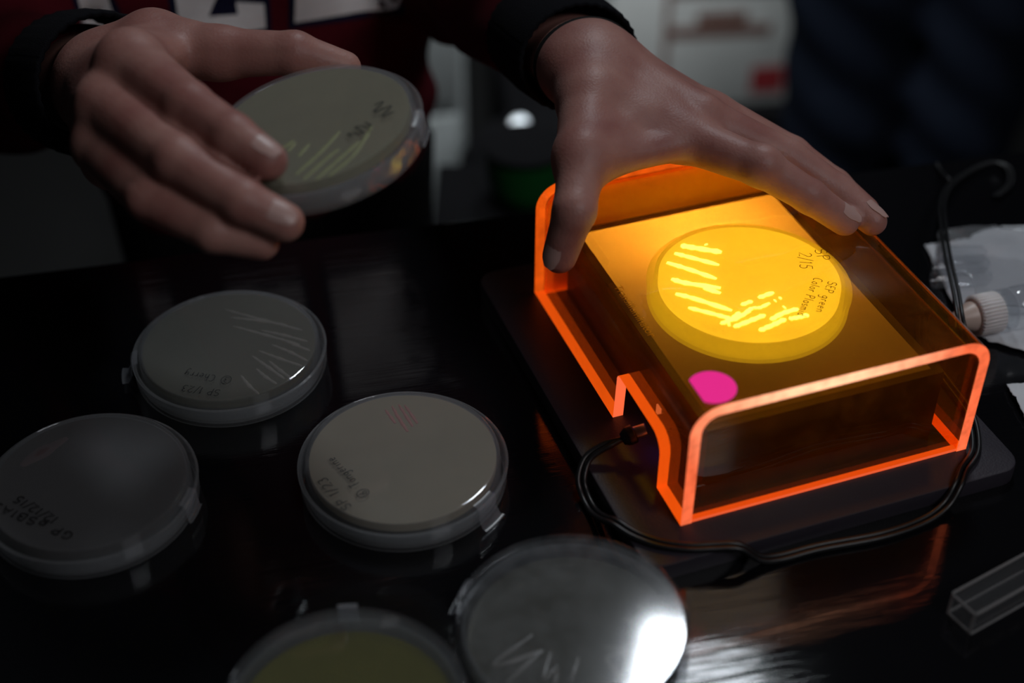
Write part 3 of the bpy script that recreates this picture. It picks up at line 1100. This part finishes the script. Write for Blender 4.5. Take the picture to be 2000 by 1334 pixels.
def nail(root, tip, back, dors, r, ln=.0115, wd=.0092, lift=.0003):
    """curved nail plate on a fingertip: back = DIP point, dors = outward direction"""
    axv = np.array(tip) - np.array(back); axv /= np.linalg.norm(axv)
    dn = np.array(dors, float); dn -= axv * (dn @ axv); dn /= np.linalg.norm(dn)
    sd = np.cross(axv, dn)
    V, Fc = [], []
    nu, nv = 8, 8
    for layer in (0, 1):
        for i in range(nu + 1):
            u = i / nu
            wu = wd * (.78 + .22 * math.sin(PI * min(1, u * 1.15 + .1))) * (1 if u < .8 else math.sqrt(max(.05, 1 - ((u - .8) / .25) ** 2)))
            for j in range(nv + 1):
                v = j / nv * 2 - 1
                a = v * wu / 2 / r
                rr = r * 1.0 + lift - layer * .0006 - (.0016 * max(0, u - .55) ** 1.4 * 1.6)
                p = np.array(tip) + axv * (-ln * .62 + ln * u) + rr * (math.cos(a) * dn + math.sin(a) * sd)
                V.append(p)
    q = nv + 1
    o2 = (nu + 1) * q
    for i in range(nu):
        for j in range(nv):
            a = i * q + j
            Fc.append((a, a + q, a + q + 1, a + 1))
            Fc.append((o2 + a, o2 + a + 1, o2 + a + q + 1, o2 + a + q))
    for i in range(nu):
        for j in (0, nv):
            a = i * q + j
            Fc.append((a, a + q, o2 + a + q, o2 + a))
    for j in range(nv):
        for i in (0, nu):
            a = i * q + j
            Fc.append((a, a + 1, o2 + a + 1, o2 + a))
    o = mobj('nail', V, Fc, M['nail'], root)
    b = bmesh.new(); b.from_mesh(o.data)
    bmesh.ops.recalc_face_normals(b, faces=b.faces)
    b.to_mesh(o.data); b.free()
    return sharp(o, 50)


person = thing('person', 'person in a maroon sweatshirt holding a petri dish and touching the orange cover', 'person', (-.17, .90, FLOOR))
PLOC = np.array([-.17, .90, FLOOR])


class Off:   # children of the person keep world coordinates by shifting their vertices
    pass


def to_person(o):
    o.data.transform(Matrix.Translation(Vector(-PLOC)))
    return o


# ---- hand on the cover (the person's left)
ztip = ZB + CHT + .0078
R_th = chain(atz(1093, 500, ztip), [(1122, 412), (1138, 305), (1155, 195)], [.024, .031, .042], [False, True, True])
R_in = chain(atz(1650, 432, ztip - .001), [(1582, 384), (1487, 326), (1318, 262)], [.0225, .028, .046], [False, False, True])
R_mi = chain(atz(1704, 432, ztip - .004), [(1640, 378), (1540, 310), (1372, 232)], [.024, .030, .048], [True, True, True])
R_wr = at(1150, 128, .725)
R_mi = [R_mi[0], at(1640, 376, .705), at(1538, 309, .706), at(1368, 233, .703)]
R_ri = [at(1690, 412, .722), at(1630, 362, .728), at(1545, 303, .728), at(1385, 222, .722)]
R_pi = [at(1620, 372, .742), at(1575, 335, .745), at(1510, 295, .745), at(1385, 222, .740)]
arm_dir_R = at(905, -60, .90) - R_wr
arm_dir_R /= np.linalg.norm(arm_dir_R)
R_el = R_wr + arm_dir_R * .21
dorsR = UP * .75 - FWD * .25 + np.array([0, 0, .4]); dorsR /= np.linalg.norm(dorsR)
fr_ = [.0070, .0080, .0093, .0115]
gR = [
    (.010, .005, [ecap(R_wr, R_el, .0235, .030, dorsR, .78)]),
    (.012, .010, [ecap(R_wr, R_in[3], .0185, .0125, dorsR, .85), ecap(R_wr, R_mi[3], .019, .0125, dorsR, .85), ecap(R_wr, R_ri[3], .018, .012, dorsR, .85), ecap(R_wr, R_pi[3], .017, .0115, dorsR, .85)]),
    (.012, .006, [cone(R_th[3], R_th[2], .0155, .0125), cone(R_wr, R_th[3], .017, .0155), cone(R_th[2], R_in[3] * .75 + R_wr * .25, .0125, .0095)]),
    (.010, .006, [cone(R_th[2] * .8 + R_th[1] * .2, R_in[3] * .75 + R_in[2] * .25, .0075, .0065), cone(R_th[3], R_in[3], .012, .0105)]),
    (.006, .003, [cone(R_th[2], R_th[1], .0112, .0096), cone(R_th[1], R_th[0], .0096, .0080)]),
    (.005, .0025, finger_prims(R_in, fr_)),
    (.0035, .0025, finger_prims(R_mi, fr_)),
    (.0035, .0025, finger_prims(R_ri, fr_)),
    (.0035, .0025, finger_prims(R_pi, [.0062, .0068, .0078, .0105])),
    (.004, .003, [cone(R_in[2] + dorsR * .0012, R_in[2] + dorsR * .0013, .0090, .0090), cone(R_mi[3] + dorsR * .003, R_wr * .55 + R_mi[3] * .45 + dorsR * .0105, .0095, .0035), cone(R_in[3] + dorsR * .003, R_wr * .5 + R_in[3] * .5 + dorsR * .0085, .0095, .004)]),
]
# ---- hand holding the dish (the person's right)
HC, HN = np.array([-.0852, .5410, .1542]), np.array([-.177, -.058, .9824])
HN /= np.linalg.norm(HN)


def on_dish(px, py, h=0):
    v = FWD + RIGHT * (px - 1000) / F_PX + UP * (667 - py) / F_PX
    return EYE + v * ((HC + HN * h - EYE) @ HN) / (v @ HN)


L_in = [on_dish(524, 314, .0084), at(455, 264, .590), at(368, 206, .604), at(255, 124, .636)]
L_mi = [at(556, 434, .583), at(476, 394, .582), at(348, 314, .592), at(212, 205, .632)]
L_ri = [at(510, 472, .592), at(418, 452, .590), at(292, 386, .600), at(200, 283, .636)]
L_pi = [at(500, 462, .622), at(430, 446, .622), at(330, 400, .630), at(212, 318, .656)]
L_th = [on_dish(668, 122, -.006) + FWD * .012, at(576, 104, .668), at(430, 104, .676), at(300, 92, .690)]
L_wr = at(218, 168, .700)
arm_dir_L = at(10, 150, .87) - L_wr
arm_dir_L /= np.linalg.norm(arm_dir_L)
L_el = L_wr + arm_dir_L * .21
dorsL = -FWD * .8 + UP * .35 - RIGHT * .45; dorsL /= np.linalg.norm(dorsL)
gL = [
    (.010, .005, [cone(L_wr, L_el, .0235, .030)]),
    (.012, .010, [cone(L_wr, L_in[3], .020, .0140), cone(L_wr, L_mi[3], .020, .0140), cone(L_wr, L_ri[3], .020, .013), cone(L_wr, L_pi[3], .018, .0115)]),
    (.012, .006, [cone(L_th[3], L_th[2], .0165, .0120), cone(L_wr, L_th[3], .021, .0165)]),
    (.008, .006, [cone(L_th[3], L_in[3], .013, .0110), cone(L_th[2] * .5 + L_th[3] * .5, L_in[3], .009, .008)]),
    (.006, .003, [cone(L_th[2], L_th[1], .0115, .0098), cone(L_th[1], L_th[0], .0098, .0075)]),
    (.005, .0025, finger_prims(L_in, [.0080, .0090, .0102, .0140])),
    (.0035, .0025, finger_prims(L_mi, [.0080, .0092, .0104, .0140])),
    (.0035, .0025, finger_prims(L_ri, [.0076, .0086, .0098, .0130])),
    (.0035, .0025, finger_prims(L_pi, [.0062, .0068, .0080, .0105])),
]
for nm, ch in (('Rin', R_in), ('Rth', R_th), ('Rmi', R_mi), ('Lin', L_in), ('Lmi', L_mi), ('Lri', L_ri), ('Lth', L_th)):
    print(nm, [round(float(np.linalg.norm(ch[i] - ch[i + 1]) * 1000)) for i in range(3)], [tuple(np.round(p * 1000).astype(int)) for p in ch])
print('wrists', R_wr, L_wr, 'meta', [round(float(np.linalg.norm(a - R_wr)), 3) for a in (R_in[3], R_mi[3], R_pi[3])], [round(float(np.linalg.norm(a - L_wr)), 3) for a in (L_in[3], L_mi[3], L_ri[3], L_pi[3])])

# torso and arms under the clothes (coarse)
TC = np.array([-.172, .905, 0.])
TY = math.radians(24)
tx, ty = np.array([math.cos(TY), math.sin(TY), 0]), np.array([-math.sin(TY), math.cos(TY), 0])
sh_R, sh_L = TC + tx * .125 + np.array([0, 0, .30]), TC - tx * .135 + np.array([0, 0, .30])


def torso(grow):
    def f(X, Y, Z):
        x = (X - TC[0]) * tx[0] + (Y - TC[1]) * tx[1]
        y = (X - TC[0]) * ty[0] + (Y - TC[1]) * ty[1]
        wz = .118 + .012 * np.clip((Z - .05) / .25, -1, 1) + grow
        dz = .085 + .008 * np.clip((Z - .05) / .25, -1, 1) + grow
        d = (np.sqrt((x / wz) ** 2 + (y / dz) ** 2) - 1) * dz
        return np.maximum(d, np.maximum(Z - .34 - grow, -.42 - grow - Z))
    return f


def person_sdf(grow):
    return union([(.03, .02, [torso(grow)]),
                  (.04, .02, [cone(sh_R, R_el, .045 + grow, .036 + grow), cone(R_el, R_wr, .035 + grow, .0195 + grow * .8)]),
                  (.04, .02, [cone(sh_L, L_el, .045 + grow, .036 + grow), cone(L_el, L_wr, .035 + grow, .0205 + grow * .8)]),
                  (.03, .02, [cone(TC + np.array([0, .01, .33]), TC + np.array([0, 0, .40]), .05, .045)])])


def hand_mesh(groups, pts, h=.0012, pad_=.024):
    A = np.array(pts)
    return surface_nets(union(groups), A.min(0) - pad_, A.max(0) + pad_, h)


ptsR = [p for c in (R_th, R_in, R_mi, R_ri, R_pi) for p in c] + [R_wr, R_wr + arm_dir_R * .07]
ptsL = [p for c in (L_th, L_in, L_mi, L_ri, L_pi) for p in c] + [L_wr, L_wr + arm_dir_L * .07]


def cut(groups, wr, ad, ln):
    f0 = union(groups)

    def f(X, Y, Z):
        d = f0(X, Y, Z)
        s = (X - wr[0]) * ad[0] + (Y - wr[1]) * ad[1] + (Z - wr[2]) * ad[2] - ln
        return np.maximum(d, s)
    return f


def joined(parts):
    V, Fc, k = [], [], 0
    for v, f in parts:
        V.append(v); Fc.append(f + k); k += len(v)
    return np.concatenate(V), np.concatenate(Fc)


A = np.array(ptsR); mR = surface_nets(cut(gR, R_wr, arm_dir_R, .066), A.min(0) - .03, A.max(0) + .03, .0012)
A = np.array(ptsL); mL = surface_nets(cut(gL, L_wr, arm_dir_L, .066), A.min(0) - .03, A.max(0) + .03, .0012)
body0 = person_sdf(-.006)
mB = surface_nets(body0, (-.62, .55, -.46), (.12, 1.08, .45), .009)
V, Fc = joined([mR, mL, mB])
body = mobj('body', V, Fc, M['skin'], person, True)
sm = body.modifiers.new('smooth', 'SMOOTH'); sm.factor = .5; sm.iterations = 3
to_person(body)

# nails
tl = np.array([0, 0, 1.])
to_person(nail(person, R_th[0], R_th[1], -FWD * .9 - RIGHT * .35 + UP * .2, .0081))
to_person(nail(person, R_in[0], R_in[1], UP * .6 - FWD * .75 + RIGHT * .25, .0071))
to_person(nail(person, R_mi[0], R_mi[1], UP * .8 - FWD * .35 + RIGHT * .3, .0071))
to_person(nail(person, L_in[0], L_in[1], -FWD * .75 + UP * .45 + RIGHT * .35, .0081))
to_person(nail(person, L_mi[0], L_mi[1], -FWD * .85 + UP * .40 - RIGHT * .1, .0081))

# ---- clothing
def shirt_fn(X, Y, Z):
    f = person_sdf(.006)(X, Y, Z)
    wr = .0022 * np.sin(X * 55 + Z * 75 + 1.1 * np.sin(Y * 60)) + .0016 * np.sin(Z * 130 - X * 90 + Y * 40)
    return np.maximum(f + wr, -.10 - Z)


def wrist_cut(f, cuts):
    def g(X, Y, Z):
        d = f(X, Y, Z)
        for wr, ad, ln in cuts:
            px, py, pz = X - wr[0], Y - wr[1], Z - wr[2]
            s = px * ad[0] + py * ad[1] + pz * ad[2]
            rad = np.sqrt(np.maximum(px * px + py * py + pz * pz - s * s, 0))
            d = np.where(rad < .08, np.maximum(d, ln - s), d)
        return d
    return g


cutR, cutL = .044, .042
Vs, Fs = surface_nets(wrist_cut(shirt_fn, [(R_wr, arm_dir_R, cutR), (L_wr, arm_dir_L, cutL)]), (-.62, .55, -.14), (.12, 1.08, .40), .0055)
shirt = mobj('sweatshirt', Vs, Fs, M['sweat'], person, True)
sm = shirt.modifiers.new('smooth', 'SMOOTH'); sm.factor = .5; sm.iterations = 4
bvh = BVHTree.FromPolygons([tuple(v) for v in Vs], [tuple(f) for f in Fs.tolist()])
to_person(shirt)
Vt, Ft = surface_nets(lambda X, Y, Z: np.maximum(torso(.008)(X, Y, Z), Z + .08), (-.40, .70, -.48), (.10, 1.12, -.05), .009)
to_person(mobj('trousers', Vt, Ft, M['pants'], person, True))


def cuff(name, wr, ad, s0, s1, r0, r1, flat, k):
    """open knitted tube around the wrist"""
    a = np.array(ad)
    fl = np.array(flat); fl -= a * (fl @ a); fl /= np.linalg.norm(fl)
    sd = np.cross(a, fl)
    V, Fc = [], []
    n = 72
    prof = [(s1, r1), ((s0 + s1) / 2, (r0 + r1) / 2 + .0012), (s0 + .002, r0 + .0006), (s0, r0 - .0006), (s0 + .002, r0 - .0022), (s1, r1 - .003)]
    for i in range(n):
        an = 2 * PI * i / n
        rb = .0004 * (1 if i % 2 else -1)
        for s, r in prof:
            V.append(np.array(wr) + a * s + (r + rb) * (math.cos(an) * sd + k * math.sin(an) * fl))
    q = len(prof)
    for i in range(n):
        j = (i + 1) % n
        for p in range(q - 1):
            Fc.append((i * q + p, j * q + p, j * q + p + 1, i * q + p + 1))
    o = mobj(name, V, Fc, M['cuff'], person, True)
    to_person(o)
    return o


cuff('cuff', R_wr, arm_dir_R, .012, .062, .0315, .033, dorsR, .88)
cuff('cuff', L_wr, arm_dir_L, .004, .060, .0345, .036, dorsL, 1.0)
# hair tie on the wrist
fl = dorsR - arm_dir_R * (dorsR @ arm_dir_R); fl /= np.linalg.norm(fl)
sd = np.cross(arm_dir_R, fl)
ring = [R_wr + arm_dir_R * (.004 + .002 * math.sin(a)) + .0252 * math.cos(a) * sd + .0205 * math.sin(a) * fl for a in np.linspace(0, 2 * PI, 49)]
o = tube('hair_tie', ring, .0025, M['hair_tie'], person, 10); to_person(o)
o['label'] = 'thin black elastic hair tie around the wrist'

# letters on the chest
def letter_polys():
    s = .20   # slab serif size, unit letter height 1
    P = [[(0, 0), (.40, 0), (.40, .13), (.36, .13), (.36, .36), (.58, .36), (.72, .46), (.76, .6), (.76, .78), (.7, .92), (.56, 1), (0, 1), (0, .84), (.1, .84), (.1, .16), (0, .16)]]
    E = [[(0, 0), (.74, 0), (.74, .20), (.51, .22), (.51, .13), (.26, .13), (.26, .43), (.46, .43), (.46, .57), (.26, .57), (.26, .87), (.51, .87), (.51, .78), (.74, .80), (.74, 1), (0, 1)]]
    N = [[(0, 0), (.40, 0), (.40, .13), (.32, .13), (.32, .66), (.53, 0), (.87, 0), (.87, .87), (.95, .87), (.95, 1), (.55, 1), (.55, .87), (.63, .87), (.63, .40), (.36, 1), (0, 1), (0, .87), (.08, .87), (.08, .13), (0, .13)]]
    return P, E, N


def chest(u, v, lift):
    b0 = np.array([-.1965, .786, .0585]); b1 = np.array([-.0843, .8466, .0585])
    d = (b1 - b0) / np.linalg.norm(b1 - b0)
    nrm = np.array([d[1], -d[0], 0])
    p = b0 + d * u + np.array([0, 0, v])
    o = Vector(p + nrm * .035)
    hit = bvh.ray_cast(o, Vector(-nrm), .2)
    if hit[0] is None: return p
    return np.array(hit[0]) + nrm * lift


def letter(poly, u0, hgt, wscale, m, lift, name, parent, grow=0):
    bm = bmesh.new()
    P = [np.array(p) for p in poly]
    if grow:
        n = len(P); Q = []
        for i in range(n):
            a, b, c = P[i - 1], P[i], P[(i + 1) % n]
            e1 = (b - a) / np.linalg.norm(b - a); e2 = (c - b) / np.linalg.norm(c - b)
            n1 = np.array([e1[1], -e1[0]]); n2 = np.array([e2[1], -e2[0]])
            mm = n1 + n2; mm = mm / (mm @ mm) * 2
            Q.append(b + mm * grow)
        P = Q
    f = bm.faces.new([bm.verts.new((p[0] * wscale, p[1] * hgt, 0)) for p in P])
    bmesh.ops.triangulate(bm, faces=[f])
    for _ in range(3):
        bmesh.ops.subdivide_edges(bm, edges=[e for e in bm.edges if e.calc_length() > .004], cuts=1, use_grid_fill=False)
        bmesh.ops.triangulate(bm, faces=bm.faces)
    for v in bm.verts:
        v.co = Vector(chest(u0 + v.co.x, v.co.y, lift))
    o = bobj(name, bm, m, parent)
    to_person(o)
    return o


Pp, Ep, Np = letter_polys()
for poly, u0, ws in ((Pp, -.0525, .0640), (Ep, .006, .0660), (Np, .0730, .0640), (Np, .140, .064)):
    letter(poly[0], u0, .085, ws, M['letter'], .0016, 'letter', shirt)
    letter(poly[0], u0, .085, ws, M['navy'], .0008, 'letter_outline', shirt, grow=.055)

# ------------------------------------------------------------------ held dish
dH = petri('petri dish with yellow-green agar held tilted in the hand', (0, 0, 0), ag_H)
zc = Vector(HN)
xc = Vector((1, 0, 0)); xc = (xc - zc * xc.dot(zc)).normalized()
yc = zc.cross(xc)
org = Vector(HC) - zc * HD
dH.matrix_world = Matrix(((xc.x, yc.x, zc.x, org.x), (xc.y, yc.y, zc.y, org.y), (xc.z, yc.z, zc.z, org.z), (0, 0, 0, 1)))


def h_loc(px, py):
    p = Vector(on_dish(px, py)) - org
    return (p.dot(xc), p.dot(yc))


L = [[h_loc(*p) for p in q] for q in (
    [(560, 290), (575, 272)], [(548, 285), (572, 268)], [(580, 300), (602, 275)], [(575, 335), (625, 290), (662, 250)], [(590, 345), (640, 300), (660, 285)],
    [(615, 345), (660, 305), (700, 270)], [(640, 338), (690, 295), (725, 240)], [(405, 285), (440, 318), (490, 345)])]
streaks(dH, L, HD - .0016, yellowc, .0009, .35)
for a, b in (((732, 205), (765, 222)), ((688, 268), (718, 240))):
    p, q = np.array(h_loc(*a)), np.array(h_loc(*b))
    d = q - p; nn = np.array([-d[1], d[0]])
    path = [tuple(p + d * t + nn * .30 * math.sin(t * 13)) + (zt + .0001,) for t in np.linspace(0, 1, 34)]
    tube('handwriting', path, .00035, M['mark'], dH, 6, .1)
tape_tab(dH, math.radians(-8), RL, .001, .0113, .001, .012)

# ------------------------------------------------------------------ blurred background
def ground_at(px, py):
    p = atz(px, py, FLOOR); return p


def placed(name, label, cat, px, py, d, rz=0, z=None):
    p = at(px, py, d)
    return thing(name, label, cat, (p[0], p[1], FLOOR if z is None else z), rz)


# grey drawer cabinet
p = at(915, 300, 1.75)
cb = thing('drawer_cabinet', 'grey drawer cabinet standing on the floor behind the bench', 'cabinet', (p[0], p[1], FLOOR), math.radians(8))
box('carcass', -.25, 0, .02, .5, 0, .78, M['cabinet'], cb, .004)
zsp = [(.03, .25), (.265, .50), (.515, .76)]
for a, b in zsp:
    dr = box('drawer_front', -.24, -.01, 0, .019, a, b, M['cabinet'], cb, .004)
    tube('handle', [(-.18, -.02, b - .05), (-.07, -.02, b - .05)], .006, M['cabinet'], dr, 10)

# black bag leaning against it
p = at(1130, 330, 1.62)
bg = thing('black_backpack', 'black backpack with a chrome buckle leaning beside the grey cabinet', 'backpack', (p[0], p[1], FLOOR), 0)
Vb, Fb = surface_nets(union([(.03, .05, [cone((-.04, 0, .10), (.14, 0, .10), .07, .07), cone((-.075, .03, .48), (.10, .03, .48), .06, .06), cone((0, .01, .12), (.0, .02, .46), .10, .09)])]), (-.3, -.25, -.02), (.4, .25, .66), .012)
Vb[:, 2] = np.maximum(Vb[:, 2], 0)
mobj('bag_body', Vb, Fb, M['bagblack'], bg, True)
bvb = BVHTree.FromPolygons([tuple(v + np.array([p[0], p[1], FLOOR])) for v in Vb], [tuple(f) for f in Fb.tolist()])
hit = bvb.ray_cast(Vector(EYE), Vector(at(1015, 246, 1) - EYE).normalized())
hp = np.array(hit[0]) if hit[0] is not None else at(1015, 246, 1.55)
bk = lathe('buckle', [(0, -.004), (.011, -.004), (.012, 0), (.010, .004), (0, .006)], M['chrome'], bg, 24)
bk.location = tuple(hp - np.array([p[0], p[1], FLOOR])); bk.rotation_euler = (math.radians(35), 0, 0)
tube('strap', catmull([(.02, -.075, .50), (.03, -.105, .40), (.03, -.11, .25), (.02, -.085, .1)], 6), .012, M['bagblack'], bg, 8, .4)

# green tub on a low stool
p = at(1025, 388, 1.30)
ztop = float(p[2]) - FLOOR
gt = thing('green_tub', 'small dark green tub with a black lid behind the bench', 'tub', (p[0], p[1], float(p[2])), 0)
lathe('tub_body', [(0, 0), (.020, 0), (.028, .006), (.033, .022), (.035, .050), (.033, .050), (.031, .022), (0, .004)], M['green'], gt, 40)
lathe('lid', [(0, .051), (.036, .051), (.036, .056), (.025, .058), (0, .059)], M['bagblack'], gt, 40)
stl = thing('step_stool', 'low black step stool carrying the green tub', 'stool', (p[0], p[1], FLOOR), 0)
box('stool_top', -.08, .10, -.07, .06, ztop - .025, ztop - .0005, M['bagblack'], stl, .004)
for x in (-.075, .075):
    for y in (-.065, .035):
        box('leg', x, x + .02, y, y + .02, 0, ztop - .025, M['bagblack'], stl)

# white carton with brown and red print, on a low shelf
p = at(1400, 205, 2.1)
zc_ = float(p[2])
ct = thing('printed_carton', 'white carton with a brown printed frame and a red square', 'box', (p[0], p[1], zc_), math.radians(6))
box('carton_body', -.16, .105, 0, .22, 0, .26, M['carton'], ct, .003)
for a in ((-.085, .100, .170, .178), (-.085, -.077, .06, .170), (-.085, -.010, .012, .018)):
    box('printed_line', a[0], a[1], -.0012, -.0002, a[2], a[3], M['brown'], ct)
box('printed_band', -.078, .065, -.0012, -.0002, .108, .124, M['brown'], ct)
box('printed_band', -.04, .03, -.0012, -.0002, .128, .145, M['brown'], ct)
box('red_square', .045, .092, -.0012, -.0002, .018, .058, M['redprint'], ct)
sh = thing('low_shelf', 'low dark shelf under the white carton', 'shelf', (p[0], p[1], FLOOR), math.radians(6))
box('shelf_board', -.3, .4, -.03, .3, zc_ - FLOOR - .026, zc_ - FLOOR - .0005, M['bagblack'], sh, .002)
for x in (-.3, .38):
    box('side_panel', x, x + .02, -.03, .3, 0, zc_ - FLOOR - .026, M['bagblack'], sh)

# someone standing in the dark at the right
p1, p2 = at(1640, 180, 1.75), at(1895, 220, 1.75)
pp = thing('person', 'person in dark blue jeans standing in the dark behind the bench', 'person', (float(p1[0] + p2[0]) / 2, float(p1[1]), FLOOR), math.radians(-10))
hw = float(np.linalg.norm(p2 - p1)) / 2


def leg_prims(g):
    out = []
    for s in (-1, 1):
        out += [cone((s * hw * .95, 0, .10), (s * hw * .9, .02, .48), .040 + g, .056 + g), cone((s * hw * .9, .02, .48), (s * .085, 0, .88), .058 + g, .085 + g)]
    return out


Vj, Fj = surface_nets(lambda X, Y, Z: np.maximum(union([(.02, .03, leg_prims(.008) + [cone((-.06, 0, .92), (.06, 0, .92), .11, .11)])])(X, Y, Z) + .004 * np.sin(Z * 70 + X * 50), .03 - Z), (-.35, -.3, -.02), (.35, .3, 1.06), .014)
Vk, Fk = surface_nets(union([(.02, .03, leg_prims(-.006) + [cone((-.06, 0, .95), (.06, 0, .95), .10, .10), cone((0, 0, 1.0), (0, 0, 1.28), .12, .14), cone((0, 0, 1.40), (0, 0, 1.47), .05, .05), cone((0, -.01, 1.55), (0, -.01, 1.62), .085, .09)])]), (-.35, -.3, .0), (.35, .3, 1.75), .014)
bd = mobj('body', Vk, Fk, M['skin'], pp, True)
mobj('jeans', Vj, Fj, M['jeans'], pp, True)
Vq, Fq = surface_nets(union([(.02, .04, [cone((-.04, 0, .95), (.04, 0, .95), .13, .13), cone((0, 0, 1.0), (0, 0, 1.28), .14, .155), cone((-.15, 0, 1.36), (-.22, .02, 1.02), .062, .05), cone((.15, 0, 1.36), (.22, .02, 1.02), .062, .05), cone((-.14, 0, 1.36), (.14, 0, 1.36), .07, .07)])]), (-.4, -.3, .75), (.4, .3, 1.5), .014)
mobj('jacket', Vq, Fq, M['jacket'], pp, True)
for s in (-1, 1):
    Vh, Fh = surface_nets(union([(.01, .01, [cone((s * hw * .95, -.13, .035), (s * hw * .95, .04, .045), .035, .042)])]), (-.35, -.3, -.02), (.35, .2, .12), .01)
    Vh[:, 2] = np.maximum(Vh[:, 2], 0)
    mobj('shoe', Vh, Fh, M['bagblack'], pp, True)
